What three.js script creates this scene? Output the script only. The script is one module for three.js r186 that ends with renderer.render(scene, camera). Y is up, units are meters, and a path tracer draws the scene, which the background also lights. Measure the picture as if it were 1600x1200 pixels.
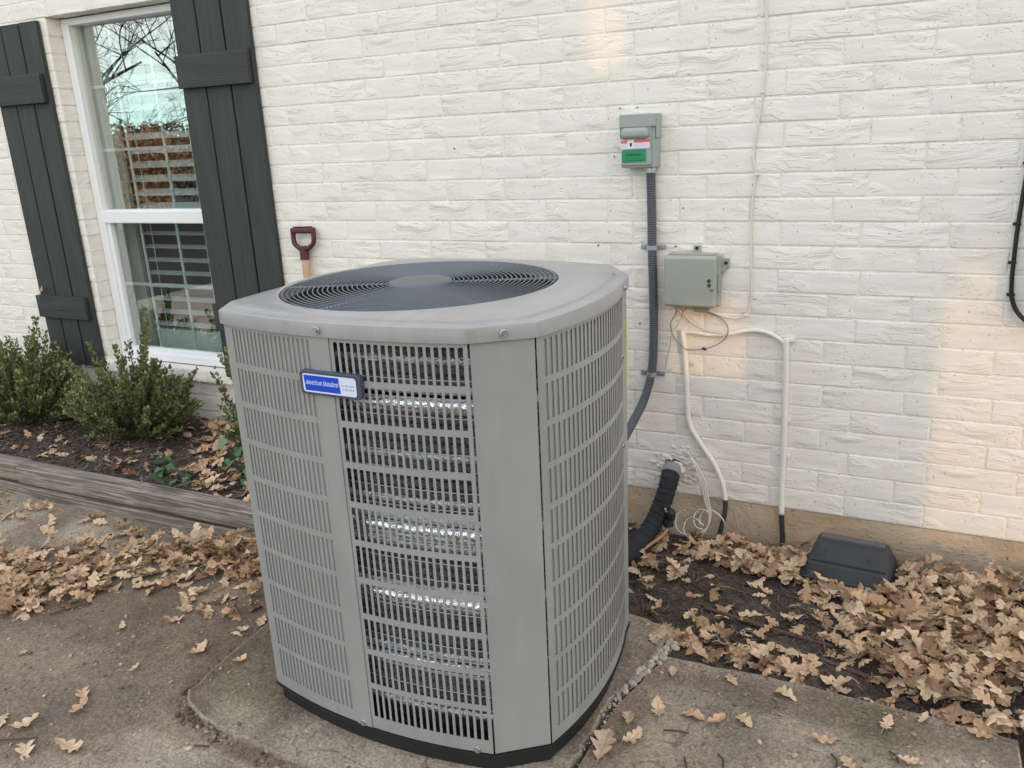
import * as THREE from 'three';
import { RoundedBoxGeometry } from 'three/addons/geometries/RoundedBoxGeometry.js';
import { mergeGeometries, toCreasedNormals } from 'three/addons/utils/BufferGeometryUtils.js';

// ------------------------------------------------------------------ camera, sky, sun, exposure
const scene = new THREE.Scene();
const camera = new THREE.PerspectiveCamera(49.55, 4 / 3, 0.05, 400);
camera.position.set(0, 1.4204, 2.7986);
camera.rotation.set(-0.29402, 0.46565, -0.04935, 'YXZ');
const renderer = new THREE.WebGLRenderer({ antialias: true });
renderer.toneMapping = THREE.LinearToneMapping;
renderer.toneMappingExposure = 1.0;
renderer.shadowMap.enabled = true;

const SUN_AZ = 45 * Math.PI / 180, SUN_EL = 2.8 * Math.PI / 180;
const sunDir = new THREE.Vector3(Math.sin(SUN_AZ) * Math.cos(SUN_EL), Math.sin(SUN_EL), Math.cos(SUN_AZ) * Math.cos(SUN_EL));
{
  const W = 512, H = 256, d = new Float32Array(W * H * 4), v = new THREE.Vector3();
  const sm = (a, b, x) => { const t = Math.min(1, Math.max(0, (x - a) / (b - a))); return t * t * (3 - 2 * t); };
  for (let j = 0; j < H; j++) for (let i = 0; i < W; i++) {
    const th = ((j + 0.5) / H - 0.5) * Math.PI, ph = ((i + 0.5) / W - 0.5) * 2 * Math.PI;
    v.set(Math.cos(th) * Math.cos(ph), Math.sin(th), Math.cos(th) * Math.sin(ph));
    const y = v.y, k = Math.max(0, v.dot(sunDir));
    let r, g, b;
    if (y >= 0) {
      const t = sm(0, 0.55, y);
      const hz = 1 - sm(0.0, 0.16, y); r = 2.02 * (1 - t) + 1.36 * t - 0.45 * hz; g = 2.12 * (1 - t) + 1.42 * t + 0.12 * hz; b = 1.98 * (1 - t) + 1.60 * t + 0.12 * hz;
      const c = 0.06 * Math.sin(ph * 5 + 3 * Math.sin(y * 9)) * Math.sin(y * 14 + ph * 2);
      r += c; g += c; b += c;
      const glow = Math.pow(k, 10) * 1.2 + Math.pow(k, 3) * 0.35;
      r += glow * 1.0; g += glow * 0.68; b += glow * 0.36;
    } else { r = 0.32; g = 0.28; b = 0.23; }
    const o = (j * W + i) * 4; d[o] = r; d[o + 1] = g; d[o + 2] = b; d[o + 3] = 1;
  }
  const t = new THREE.DataTexture(d, W, H, THREE.RGBAFormat, THREE.FloatType);
  t.mapping = THREE.EquirectangularReflectionMapping; t.magFilter = t.minFilter = THREE.LinearFilter; t.wrapS = THREE.RepeatWrapping;
  t.colorSpace = THREE.LinearSRGBColorSpace; t.needsUpdate = true;
  scene.background = t; scene.environment = t;
}
const sun = new THREE.DirectionalLight(new THREE.Color().setRGB(1, 0.5, 0.17), 1.0);
sun.position.copy(sunDir).multiplyScalar(30); sun.target.position.set(0, 0.5, 0);
sun.castShadow = true; sun.shadow.radius = 0.6; sun.shadow.mapSize.set(2048, 2048);
Object.assign(sun.shadow.camera, { left: -14, right: 14, top: 8, bottom: -8, near: 1, far: 80 });
scene.add(sun, sun.target);

// ------------------------------------------------------------------ helpers
const { PI, sin, cos, abs, min, max, floor, sqrt, hypot, pow } = Math;
function rng(s) { return () => { s |= 0; s = s + 0x6D2B79F5 | 0; let t = Math.imul(s ^ s >>> 15, 1 | s); t = t + Math.imul(t ^ t >>> 7, 61 | t) ^ t; return ((t ^ t >>> 14) >>> 0) / 4294967296; }; }
const R = rng(7);
const lerp = (a, b, t) => a + (b - a) * t, clamp = (x, a = 0, b = 1) => min(b, max(a, x)), smooth = (a, b, x) => { const t = clamp((x - a) / (b - a)); return t * t * (3 - 2 * t); };
const PERM = new Float32Array(65536); { const r = rng(99); for (let i = 0; i < 65536; i++) PERM[i] = r(); }
const hash = (i, j, s) => PERM[(Math.imul(i, 374761) + Math.imul(j, 668265) + Math.imul(s, 97531)) >>> 3 & 65535];
function vn(x, y, px, py, s = 0) {           // value noise, periodic in px, py cells
  const i = floor(x), j = floor(y), fx = x - i, fy = y - j, u = fx * fx * (3 - 2 * fx), w = fy * fy * (3 - 2 * fy);
  const a = ((i % px) + px) % px, b = (a + 1) % px, c = ((j % py) + py) % py, d = (c + 1) % py;
  return lerp(lerp(hash(a, c, s), hash(b, c, s), u), lerp(hash(a, d, s), hash(b, d, s), u), w);
}
function fbm(u, v, fx, fy, oct, s = 0) { let r = 0, a = 0.5, n = 0; for (let k = 0; k < oct; k++) { r += a * vn(u * fx, v * fy, fx, fy, s + k * 13); n += a; a *= 0.5; fx *= 2; fy *= 2; } return r / n; }
function tex(w, h, fn, srgb, sx = 1, sy = 1) {
  const d = new Uint8Array(w * h * 4);
  for (let j = 0; j < h; j++) for (let i = 0; i < w; i++) {
    const c = fn((i + 0.5) / w, (j + 0.5) / h), o = (j * w + i) * 4;
    if (typeof c === 'number') d[o] = d[o + 1] = d[o + 2] = clamp(c) * 255; else { d[o] = clamp(c[0]) * 255; d[o + 1] = clamp(c[1]) * 255; d[o + 2] = clamp(c[2]) * 255; }
    d[o + 3] = 255;
  }
  const t = new THREE.DataTexture(d, w, h); t.wrapS = t.wrapT = THREE.RepeatWrapping; t.magFilter = THREE.LinearFilter; t.minFilter = THREE.LinearMipmapLinearFilter; t.generateMipmaps = true;
  t.repeat.set(1 / sx, 1 / sy); if (srgb) t.colorSpace = THREE.SRGBColorSpace; t.needsUpdate = true; return t;
}
const lin = (r, g, b) => new THREE.Color().setRGB(r, g, b);
const hex = (r, g, b) => new THREE.Color().setRGB(r / 255, g / 255, b / 255, THREE.SRGBColorSpace);
const M = (color, roughness = 0.7, o = {}) => new THREE.MeshStandardMaterial({ color, roughness, ...o });
const used = new Map();
const numbered = n => { const k = used.get(n) ?? 0; used.set(n, k + 1); return k ? n + '_' + String(k).padStart(3, '0') : n; };
function tag(o, label, category, group) { o.userData.label = label; o.userData.category = category; if (group) o.userData.group = group; return o; }
function thing(name, label, category, pos = [0, 0, 0], group, ry = 0) {
  const o = new THREE.Group(); o.name = numbered(name); o.position.set(...pos); o.rotation.y = ry; scene.add(o); return tag(o, label, category, group);
}
function part(name, geo, mat, parent, label) {
  const g = Array.isArray(geo) ? merge(geo) : geo;
  const m = new THREE.Mesh(g, mat); m.name = name; m.castShadow = m.receiveShadow = true; parent.add(m); if (label) m.userData.label = label; return m;
}
function struct(name, geo, mat) { const m = part(name, geo, mat, scene); m.name = numbered(name); m.userData.kind = 'structure'; return m; }
function merge(list) {
  const l = list.map(g => { const q = g.index ? g.toNonIndexed() : g.clone(); for (const k of Object.keys(q.attributes)) if (!['position', 'normal', 'uv', 'color'].includes(k)) q.deleteAttribute(k); if (!q.attributes.uv) q.setAttribute('uv', new THREE.BufferAttribute(new Float32Array(q.attributes.position.count * 2), 2)); return q; });
  return mergeGeometries(l);
}
function place(g, x = 0, y = 0, z = 0, rx = 0, ry = 0, rz = 0) { const m = new THREE.Matrix4().makeRotationFromEuler(new THREE.Euler(rx, ry, rz, 'YXZ')); m.setPosition(x, y, z); return g.applyMatrix4(m); }
const box = (w, h, d, x, y, z, rx, ry, rz) => place(new THREE.BoxGeometry(w, h, d), x, y, z, rx, ry, rz);
const rbox = (w, h, d, r, x, y, z, rx, ry, rz, seg = 2) => place(new RoundedBoxGeometry(w, h, d, seg, r), x, y, z, rx, ry, rz);
const cyl = (r0, r1, h, n, x, y, z, rx, ry, rz) => place(new THREE.CylinderGeometry(r0, r1, h, n), x, y, z, rx, ry, rz);
function boxUV(g) { // uv in metres from the dominant axis of each face
  g = g.index ? g.toNonIndexed() : g; g.computeVertexNormals(); const p = g.attributes.position, n = g.attributes.normal, uv = new Float32Array(p.count * 2);
  for (let i = 0; i < p.count; i++) {
    const ax = abs(n.getX(i)), ay = abs(n.getY(i)), az = abs(n.getZ(i));
    if (az >= ax && az >= ay) { uv[2 * i] = p.getX(i); uv[2 * i + 1] = p.getY(i); } else if (ay >= ax) { uv[2 * i] = p.getX(i); uv[2 * i + 1] = p.getZ(i); } else { uv[2 * i] = p.getZ(i); uv[2 * i + 1] = p.getY(i); }
  }
  g.setAttribute('uv', new THREE.BufferAttribute(uv, 2)); return g;
}
function geom(pos, idx, uv) {
  const g = new THREE.BufferGeometry(); g.setAttribute('position', new THREE.BufferAttribute(new Float32Array(pos), 3));
  if (uv) g.setAttribute('uv', new THREE.BufferAttribute(new Float32Array(uv), 2)); g.setIndex(idx); g.computeVertexNormals(); return g;
}
const V = a => new THREE.Vector3(...a);
function sweep(pts, n, radial, rad, closed = false) {   // tube whose radius may change along it: rad(t, length)
  const c = pts.getPointAt ? pts : new THREE.CatmullRomCurve3(pts.map(V), closed, 'centripetal'), f = c.computeFrenetFrames(n, closed), L = c.getLength(), pos = [], uv = [], idx = [];
  for (let i = 0; i <= n; i++) {
    const t = i / n, p = c.getPointAt(t), N = f.normals[i % (closed ? n : n + 1)], B = f.binormals[i % (closed ? n : n + 1)], r = typeof rad === 'number' ? rad : rad(t, L);
    for (let k = 0; k <= radial; k++) { const a = k / radial * 2 * PI, x = cos(a) * r, y = sin(a) * r; pos.push(p.x + N.x * x + B.x * y, p.y + N.y * x + B.y * y, p.z + N.z * x + B.z * y); uv.push(t * L, k / radial * 2 * PI * r); }
  }
  for (let i = 0; i < n; i++) for (let k = 0; k < radial; k++) { const a = i * (radial + 1) + k, b = a + radial + 1; idx.push(a, b, a + 1, b, b + 1, a + 1); }
  if (!closed) for (const e of [0, n]) { const c0 = pos.length / 3, p = c.getPointAt(e / n); pos.push(p.x, p.y, p.z); uv.push(0, 0); for (let k = 0; k < radial; k++) { const a = e * (radial + 1) + k; e ? idx.push(a, c0, a + 1) : idx.push(a, a + 1, c0); } }
  return geom(pos, idx.map((_, i) => idx[i - i % 3 + [0, 2, 1][i % 3]]), uv);
}
function instanced(name, geo, mat, mats, cols, parent) {
  const m = new THREE.InstancedMesh(geo, mat, mats.length); m.name = name; mats.forEach((x, i) => m.setMatrixAt(i, x)); if (cols) cols.forEach((c, i) => m.setColorAt(i, c));
  m.castShadow = m.receiveShadow = true; parent.add(m); return m;
}
const mtx = (p, e, s) => new THREE.Matrix4().compose(p, new THREE.Quaternion().setFromEuler(new THREE.Euler(...e, 'YXZ')), typeof s === 'number' ? new THREE.Vector3(s, s, s) : s);

// ------------------------------------------------------------------ procedural textures
const tBrickBump = tex(2048, 1024, (u, v) => {          // 2 m x 1 m
  const wu = u + (fbm(u, v, 10, 10, 3, 5) - 0.5) * 0.06, wv = v + (fbm(u, v, 14, 12, 3, 9) - 0.5) * 0.05;
  const n = fbm(wu, wv, 18, 40, 3, 21) * 7, f = n - floor(n), step = (floor(n) + smooth(0, 0.11, f) * 0.8 + f * 0.2) / 7;
  const m = smooth(0.40, 0.58, fbm(u, v, 14, 9, 2, 77));
  const pit = smooth(0.82, 0.9, vn(u * 260, v * 130, 260, 130, 4)) * 0.16 * smooth(0.4, 0.6, vn(u * 20, v * 10, 20, 10, 61));
  return 0.15 + step * (0.25 + 0.75 * m) + fbm(u, v, 90, 70, 2, 40) * 0.06 - pit;
}, false, 2, 1);
const tBrick = tex(1024, 1024, (u, v) => {              // 1.3 m
  const b = fbm(u, v, 5, 5, 4, 3), sp = vn(u * 230, v * 230, 230, 230, 31) > 0.95 && vn(u * 37, v * 37, 37, 37, 8) > 0.4 ? 0.3 : 0, y = smooth(0.55, 0.8, fbm(u, v, 4, 9, 3, 60)) * 0.008;
  const k = 0.915 + (b - 0.5) * 0.03 - sp; return [k + 0.002, k - 0.008 - y * 0.35, k - 0.036 - y];
}, true, 1.3, 1.3);
const tShut = tex(512, 1024, (u, v) => {                 // stained boards: grain, knots, worn streaks; 0.25 m x 1 m
  let w = u + (fbm(u, v, 3, 3, 3, 2) - 0.5) * 0.1, kn = 0; for (const [a, b, q] of [[0.2, 0.15, 0.035], [0.62, 0.42, 0.03], [0.4, 0.71, 0.04], [0.85, 0.9, 0.028]]) { const d = hypot((u - a), (v - b) * 2.6); kn = max(kn, 1 - smooth(q * 0.5, q, d)); w += 0.05 * Math.exp(-((d / 0.09) ** 2)) * Math.sign(u - a); }
  const g = fbm(w, v, 50, 3, 3, 8), st = smooth(0.55, 0.8, fbm(u, v, 7, 3, 4, 62)) * 0.22, k = 0.8 + (g - 0.5) * 0.5 + st - kn * 0.35; return [k, k * 1.005, k * 1.0]; }, false, 0.25, 1);
function speckle(u, v, s, n) { return vn(u * n, v * n, n, n, s); }
const tConcBump = tex(1024, 1024, (u, v) => 0.5 + (fbm(u, v, 64, 64, 4, 2) - 0.5) * 0.55 + (vn(u * 300, v * 300, 300, 300, 5) - 0.5) * 0.3 + smooth(0.74, 0.86, vn(u * 90, v * 90, 90, 90, 50)) * 0.28 - smooth(0.78, 0.84, vn(u * 70, v * 70, 70, 70, 17)) * 0.3, false, 1.1, 1.1);
const PAT = 4;                                            // patio map: one tile is 4 m
const tPatio = tex(2048, 2048, (u, v) => {
  const x = u * PAT > 0.8 ? u * PAT - 4 : u * PAT, z = (1 - v) * PAT;         // texture u = x / 4, v = -z / 4
  const big = fbm(u, v, 5, 5, 4, 1), mid = fbm(u, v, 26, 26, 4, 7), fine = vn(u * 900, v * 900, 900, 900, 3), agg = vn(u * 420, v * 420, 420, 420, 9);
  let k = 0.545 + (big - 0.5) * 0.17 + (mid - 0.5) * 0.17 + (fine - 0.5) * 0.17;
  let d = 0;                                              // soil washed over the slab
  const blob = (cx, cz, rx, rz, a) => { const q = hypot((x - cx) / rx, (z - cz) / rz) + (mid - 0.5) * 1.3 + (big - 0.5) * 0.9; d = max(d, a * (1 - smooth(0.5, 1.15, q))); };
  blob(-2.25, 1.28, 0.5, 0.16, 0.85); blob(-1.98, 1.16, 0.36, 0.2, 0.75); blob(-2.7, 1.5, 0.5, 0.14, 0.65); blob(-1.95, 1.32, 0.2, 0.1, 0.6); blob(-0.6, 1.1, 0.1, 0.4, 0.55); blob(0.1, 0.9, 0.7, 0.06, 0.5); blob(-1.62, 1.58, 0.3, 0.08, 0.5);
  blob(-2.5, 1.5, 1.2, 0.6, 0.55); blob(-2.4, 1.95, 0.9, 0.4, 0.4); blob(-3.3, 1.2, 0.6, 0.6, 0.35); blob(-2.0, 1.25, 0.4, 0.3, 0.6); blob(-1.72, 1.25, 0.06, 0.3, 0.9); blob(-1.66, 1.52, 0.12, 0.06, 0.85); blob(-1.4, 1.585, 0.3, 0.03, 0.8); blob(-1.7, 1.9, 0.5, 0.2, 0.25); blob(-0.3, 1.3, 0.4, 0.3, 0.25); blob(-2.2, 1.95, 0.4, 0.2, 0.4);
  d = clamp(d * (0.75 + 0.5 * mid));
  if (agg > 0.86) k += 0.13 * (agg - 0.86) / 0.14; if (agg < 0.12) k -= 0.09;
  const c = [k * 1.045, k * 0.962, k * 0.85], fs = (fine - 0.5) * 0.12 + (agg - 0.5) * 0.06, s = [0.405 + (mid - 0.5) * 0.22 + fs, 0.343 + (mid - 0.5) * 0.2 + fs, 0.288 + (mid - 0.5) * 0.18 + fs];
  const g = smooth(0.56, 0.76, fbm(u, v, 9, 9, 3, 90)) * 0.05, crk = abs(fbm(u, v, 7, 7, 5, 33) - 0.5) < 0.0022 && big > 0.5 ? 0.12 : 0; c[0] -= crk; c[1] -= crk; c[2] -= crk;
  return [lerp(c[0] - g, s[0], d), lerp(c[1] - g * 0.8, s[1], d), lerp(c[2] - g * 1.2, s[2], d)];
}, true, PAT, PAT);
const tFound = tex(1024, 512, (u, v) => {
  const k = 0.72 + (fbm(u, v, 12, 8, 4, 6) - 0.5) * 0.22, pit = vn(u * 150, v * 75, 150, 75, 12) > 0.93 ? 0.16 : 0, st = smooth(0.5, 0.75, fbm(u, v, 9, 3, 3, 44)) * 0.06;
  return [k - pit, (k - pit) * 0.925 - st * 0.4, (k - pit) * 0.835 - st];
}, true, 1.6, 0.8);
const tWood = tex(512, 1024, (u, v) => { // grain along v: u is across (0.25 m), v is along (1 m)
  const w = u + (fbm(u, v, 3, 3, 3, 2) - 0.5) * 0.16; return 0.5 + (fbm(w, v, 60, 4, 3, 8) - 0.5) * 0.7 + (vn(w * 180, v * 14, 180, 14, 3) - 0.5) * 0.35;
}, false, 0.25, 1);
const tTimber = tex(1024, 512, (u, v) => { // grain along u (1.2 m), v across (0.3 m)
  const w = v + (fbm(u, v, 3, 4, 3, 2) - 0.5) * 0.035, g = fbm(u, w, 5, 50, 3, 8), f = vn(u * 30, w * 190, 30, 190, 5), k = 0.52 + (g - 0.5) * 0.18 + (f - 0.5) * 0.16 + (fbm(u, v, 6, 3, 3, 70) - 0.5) * 0.14;
  const cr = smooth(0.62, 0.7, vn(u * 4, w * 60, 4, 60, 33)) * 0.14; return [k * 1.01 - cr, k * 0.96 - cr, k * 0.88 - cr];
}, true, 1.2, 0.3);
const tSoil = tex(1024, 1024, (u, v) => {
  const k = 0.27 + (fbm(u, v, 20, 20, 4, 3) - 0.5) * 0.2 + (vn(u * 260, v * 260, 260, 260, 4) - 0.5) * 0.14 + (vn(u * 420, v * 420, 420, 420, 14) > 0.9 ? 0.14 : 0);
  return [k * 1.09, k * 0.94, k * 0.8];
}, true, 0.9, 0.9);
const tSoilBump = tex(512, 512, (u, v) => fbm(u, v, 24, 24, 5, 3), false, 0.5, 0.5);
const tPaint = tex(512, 512, (u, v) => 0.42 + (fbm(u, v, 6, 6, 4, 3) - 0.5) * 0.35 + (vn(u * 200, v * 200, 200, 200, 4) - 0.5) * 0.06, false, 0.8, 0.8);
const tDust = tex(512, 512, (u, v) => { const k = 0.93 + (fbm(u, v, 5, 5, 4, 13) - 0.5) * 0.2 + (fbm(u, v, 40, 4, 3, 51) - 0.5) * 0.13 + (vn(u * 240, v * 240, 240, 240, 9) - 0.5) * 0.03; return [k, k * 0.995, k * 0.985]; }, false, 0.7, 0.7);
const tSpiny = tex(512, 128, (u, v) => vn(u * 150, v * 24, 150, 24, 6) * 0.7 + vn(u * 300, v * 50, 300, 50, 7) * 0.3, false, 0.5, 0.06);
const tCrinkle = tex(512, 128, (u, v) => fbm(u, v, 80, 12, 3, 6), false, 0.5, 0.06);

// ------------------------------------------------------------------ materials
const mat = {
  brick: M(lin(0.97, 0.965, 0.955), 0.78, { map: tBrick, bumpMap: tBrickBump, bumpScale: 0.0076 }),
  mortar: M(lin(0.97, 0.965, 0.955), 0.8, { map: tBrick, bumpMap: tConcBump, bumpScale: 0.003 }),
  found: M(lin(1, 0.98, 0.93), 0.9, { map: tFound, bumpMap: tConcBump, bumpScale: 0.003 }),
  patio: M(lin(1, 1, 1), 0.95, { map: tPatio, bumpMap: tConcBump, bumpScale: 0.0035 }),
  soil: M(lin(1, 1, 1), 0.97, { map: tSoil, bumpMap: tSoilBump, bumpScale: 0.02 }),
  shutter: M(hex(55, 59, 59), 0.68, { map: tShut, bumpMap: tWood, bumpScale: 0.0014 }),
  vinyl: M(lin(0.80, 0.82, 0.84), 0.32),
  ac: M(lin(0.318, 0.323, 0.32), 0.42, { map: tDust, roughnessMap: null }),
  acTop: M(lin(0.335, 0.335, 0.335), 0.3, { map: tDust, metalness: 0.0 }),
  acIn: M(lin(0.33, 0.34, 0.343), 0.5),
  black: M(lin(0.012, 0.013, 0.014), 0.55),
  dark: M(lin(0.02, 0.021, 0.023), 0.8),
  guard: M(lin(0.12, 0.14, 0.16), 0.34, { metalness: 0.2 }),
  coil: M(lin(0.135, 0.142, 0.152), 0.45, { metalness: 0.65, bumpMap: tSpiny, bumpScale: 0.006 }),
  coilBright: M(lin(0.5, 0.52, 0.55), 0.36, { metalness: 0.85, bumpMap: tCrinkle, bumpScale: 0.004 }),
  coilWire: M(lin(0.62, 0.63, 0.65), 0.35, { metalness: 0.7 }),
  foil: M(lin(0.95, 0.96, 0.97), 0.2, { metalness: 1, bumpMap: tCrinkle, bumpScale: 0.0022 }),
  steel: M(lin(0.55, 0.56, 0.57), 0.35, { metalness: 0.9 }),
  boxGray: M(lin(0.32, 0.355, 0.345), 0.4),
  nid: M(lin(0.345, 0.375, 0.325), 0.5),
  conduit: M(lin(0.075, 0.085, 0.102), 0.5),
  whitePaint: M(lin(0.78, 0.76, 0.70), 0.6),
  foam: M(lin(0.018, 0.02, 0.024), 0.85, { bumpMap: tConcBump, bumpScale: 0.004 }),
  copper: M(lin(0.36, 0.2, 0.13), 0.5, { metalness: 0.4 }),
  rust: M(lin(0.095, 0.062, 0.045), 0.9, { bumpMap: tSoilBump, bumpScale: 0.003 }),
  timber: M(lin(0.98, 0.98, 0.98), 0.92, { map: tTimber, bumpMap: tTimber, bumpScale: 0.006 }),
  burgundy: M(lin(0.085, 0.016, 0.026), 0.4),
  ash: M(lin(0.50, 0.36, 0.235), 0.55),
  bait: M(lin(0.02, 0.023, 0.027), 0.58),
  glass: new THREE.MeshPhysicalMaterial({ color: lin(0.90, 0.95, 0.94), roughness: 0.0, metalness: 0, transmission: 1, thickness: 0, ior: 3.1, side: THREE.DoubleSide }),
};

// ------------------------------------------------------------------ the house wall: bricks, mortar, foundation
const OPEN = { x0: -3.71, x1: -2.89, y0: 0.388, y1: 2.0211 };
const Y0 = 1.1031, CR = 0.0765, PITCH = 0.2445;
function brickGeo(w, h, r, depth = 0.09) {
  const nx = 6, ny = 3, pos = [], uv = [], idx = [], ou = r() * 2, ov = r();
  const edge = [];
  for (let j = 0; j <= ny; j++) for (let i = 0; i <= nx; i++) {
    const bi = i === 0 || i === nx, bj = j === 0 || j === ny;
    let x = bi ? (i ? w / 2 : -w / 2) : ((i / nx) - 0.5) * (w - 0.004) * 1.0, y = bj ? (j ? h / 2 : -h / 2) : (j === 1 ? -h / 2 + 0.003 : h / 2 - 0.003);
    if (i === 1) x = -w / 2 + 0.004; if (i === nx - 1) x = w / 2 - 0.004;
    if (bj) y += (r() - 0.5) * 0.003; if (bi) x += (r() - 0.5) * 0.003;
    const z = (bi || bj) ? -0.0026 : (r() - 0.5) * 0.0022;
    pos.push(x, y, z); uv.push(x + ou, y + ov);
  }
  for (let j = 0; j < ny; j++) for (let i = 0; i < nx; i++) { const a = j * (nx + 1) + i, b = a + nx + 1; idx.push(a, a + 1, b, a + 1, b + 1, b); }
  for (let i = 0; i <= nx; i++) edge.push(i); for (let j = 1; j <= ny; j++) edge.push(j * (nx + 1) + nx); for (let i = nx - 1; i >= 0; i--) edge.push(ny * (nx + 1) + i); for (let j = ny - 1; j > 0; j--) edge.push(j * (nx + 1));
  const front = geom(pos, idx, uv), sp = [], si = [], su = [];
  for (let k = 0; k < edge.length; k++) {
    const a = edge[k], b = edge[(k + 1) % edge.length], o = sp.length / 3;
    sp.push(pos[3 * a], pos[3 * a + 1], pos[3 * a + 2], pos[3 * b], pos[3 * b + 1], pos[3 * b + 2], pos[3 * b], pos[3 * b + 1], -depth, pos[3 * a], pos[3 * a + 1], -depth);
    const hz = abs(pos[3 * b] - pos[3 * a]) > abs(pos[3 * b + 1] - pos[3 * a + 1]);
    for (const [q, d] of [[a, 0], [b, 0], [b, depth], [a, depth]]) hz ? su.push(pos[3 * q] + ou, d + ov) : su.push(d + ou, pos[3 * q + 1] + ov);
    si.push(o, o + 3, o + 1, o + 1, o + 3, o + 2);
  }
  return merge([front, geom(sp, si, su)]);
}
{
  const wall = thing('brick_wall', 'white painted brick wall on a bare concrete footing behind the cooling unit', 'wall');
  const r = rng(12), W = 0.2385, HH = 0.0706, variants = []; for (let i = 0; i < 26; i++) variants.push(brickGeo(W, HH, rng(100 + i)));
  const list = [];
  for (let k = -13; k <= 23; k++) {
    const y = Y0 + CR * (k + 0.5), odd = ((k % 2) + 2) % 2;
    let x = -0.415 + PITCH * 8 - (odd ? 0 : -0.153) + 0.0; const cuts = [];
    while (x > -6.2) { cuts.push(x + (r() - 0.5) * 0.012); x -= PITCH; }
    for (let i = 0; i + 1 < cuts.length; i++) {
      let b = cuts[i] - 0.003, a = cuts[i + 1] + 0.003;
      const inRows = y > OPEN.y0 - 0.05 && y < OPEN.y1;
      const pieces = [];
      if (inRows && b > OPEN.x0 && a < OPEN.x1) { if (a < OPEN.x0 - 0.03) pieces.push([a, OPEN.x0]); if (b > OPEN.x1 + 0.03) pieces.push([OPEN.x1, b]); } else pieces.push([a, b]);
      for (const [p, q] of pieces) list.push({ x: (p + q) / 2, y, w: q - p, z: (r() - 0.5) * 0.0024, t: (r() - 0.5) * 0.004, s: (r() * 26) | 0 });
    }
  }
  const cam = new THREE.Vector3(); camera.updateMatrixWorld(true); const fr = new THREE.Matrix4();
  camera.aspect = 4 / 3; camera.updateProjectionMatrix(); fr.multiplyMatrices(camera.projectionMatrix, camera.matrixWorldInverse);
  for (const b of list) { cam.set(b.x, b.y, 0); b.d = cam.distanceTo(camera.position); cam.applyMatrix4(fr); b.in = abs(cam.x) < 1.06 && abs(cam.y) < 1.06; if (b.in && ((b.x > -1.35 && b.x < -0.95 && b.y < 0.85) || (b.x < -1.35 && b.x > -2.3 && b.y < 0.85))) b.in = false; }
  list.sort((a, b) => (b.in - a.in) || (a.d - b.d));
  const rest = [];
  list.forEach((b, i) => {
    const std = abs(b.w - W) < 0.014, g = std ? variants[b.s] : brickGeo(b.w, HH, rng(900 + i));
    const m = new THREE.Mesh(g, mat.brick); m.position.set(b.x, b.y, b.z); m.rotation.set(b.t, b.t * 0.5, (b.s / 26 - 0.5) * 0.006); if (std) m.scale.x = b.w / W;
    if (i < 298) { m.name = 'brick'; m.castShadow = m.receiveShadow = true; wall.add(m); } else { m.updateMatrix(); rest.push(g.clone().applyMatrix4(m.matrix)); }
  });
  part('brick_courses', rest, mat.brick, wall).userData.kind = 'stuff';
  // mortar bed behind the bricks, open at the window
  const mz = -0.0036, T = 0.1, mb = (x0, x1, y0, y1) => boxUV(box(x1 - x0, y1 - y0, T, (x0 + x1) / 2, (y0 + y1) / 2, mz - T / 2));
  part('mortar', [mb(-6.2, OPEN.x0 - 0.004, 0.109, 2.93), mb(OPEN.x1 + 0.004, 1.5, 0.109, 2.93), mb(OPEN.x0 - 0.004, OPEN.x1 + 0.004, OPEN.y1 + 0.004, 2.93), mb(OPEN.x0 - 0.004, OPEN.x1 + 0.004, 0.109, 0.336)], mat.mortar, wall);
  part('wall_backing', [box(7.7, 1.9, 0.06, -6.2 + 3.85 + 0, 3.88, -0.135)].slice(1).concat([box(2.484, 2.82, 0.06, -4.956, 1.52, -0.135), box(4.384, 2.82, 0.06, -0.692, 1.52, -0.135), box(0.828, 0.9, 0.06, -3.30, 2.475, -0.135), box(0.828, 0.27, 0.06, -3.30, 0.245, -0.135)]), mat.dark, wall);
  // rowlock sill bricks under the window
  for (let i = 0; i < 11; i++) { const g = brickGeo(0.066, 0.055, rng(400 + i), 0.1); const m = part('sill_brick', g, mat.brick, wall); m.position.set(-3.727 + 0.0375 + i * 0.0785, 0.369, 0.024 + (R() - 0.5) * 0.004); m.rotation.x = -0.12; }
  part('sill_mortar', boxUV(box(0.87, 0.05, 0.11, -3.3, 0.3655, -0.036, -0.1)), mat.mortar, wall);
  // small bare anchor holes and old screws
  for (const [x, y] of [[-0.951, 1.479], [-0.891, 1.478], [-0.973, 1.324], [-1.036, 1.021], [-1.597, 1.371], [-0.884, 0.746], [-0.757, 1.021], [-0.732, 1.149]]) part('anchor_hole', cyl(0.0026, 0.003, 0.006, 9, x, y, 0.001, PI / 2), M(lin(0.2, 0.16, 0.13), 0.9), wall);
  // ragged mortar patch round the pipe hole
  const pg = []; const pr = rng(50); for (let i = 0; i < 70; i++) { const a = pr() * 2 * PI, q = 0.03 + pr() * 0.045; pg.push(place(new THREE.IcosahedronGeometry(0.004 + pr() * 0.005, 1).scale(1.3, 1, 0.5), -0.745 + cos(a) * q * 1.2, 0.215 + sin(a) * q, 0.001)); }
  for (let i = 0; i < 40; i++) pg.push(place(new THREE.IcosahedronGeometry(0.003 + pr() * 0.004, 1).scale(1.4, 1, 0.5), -0.70 + (pr() - 0.5) * 0.07, 0.265 + (pr() - 0.5) * 0.06, 0.001));
  part('mortar_patch', pg, M(lin(0.72, 0.70, 0.645), 0.9), wall);
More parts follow.
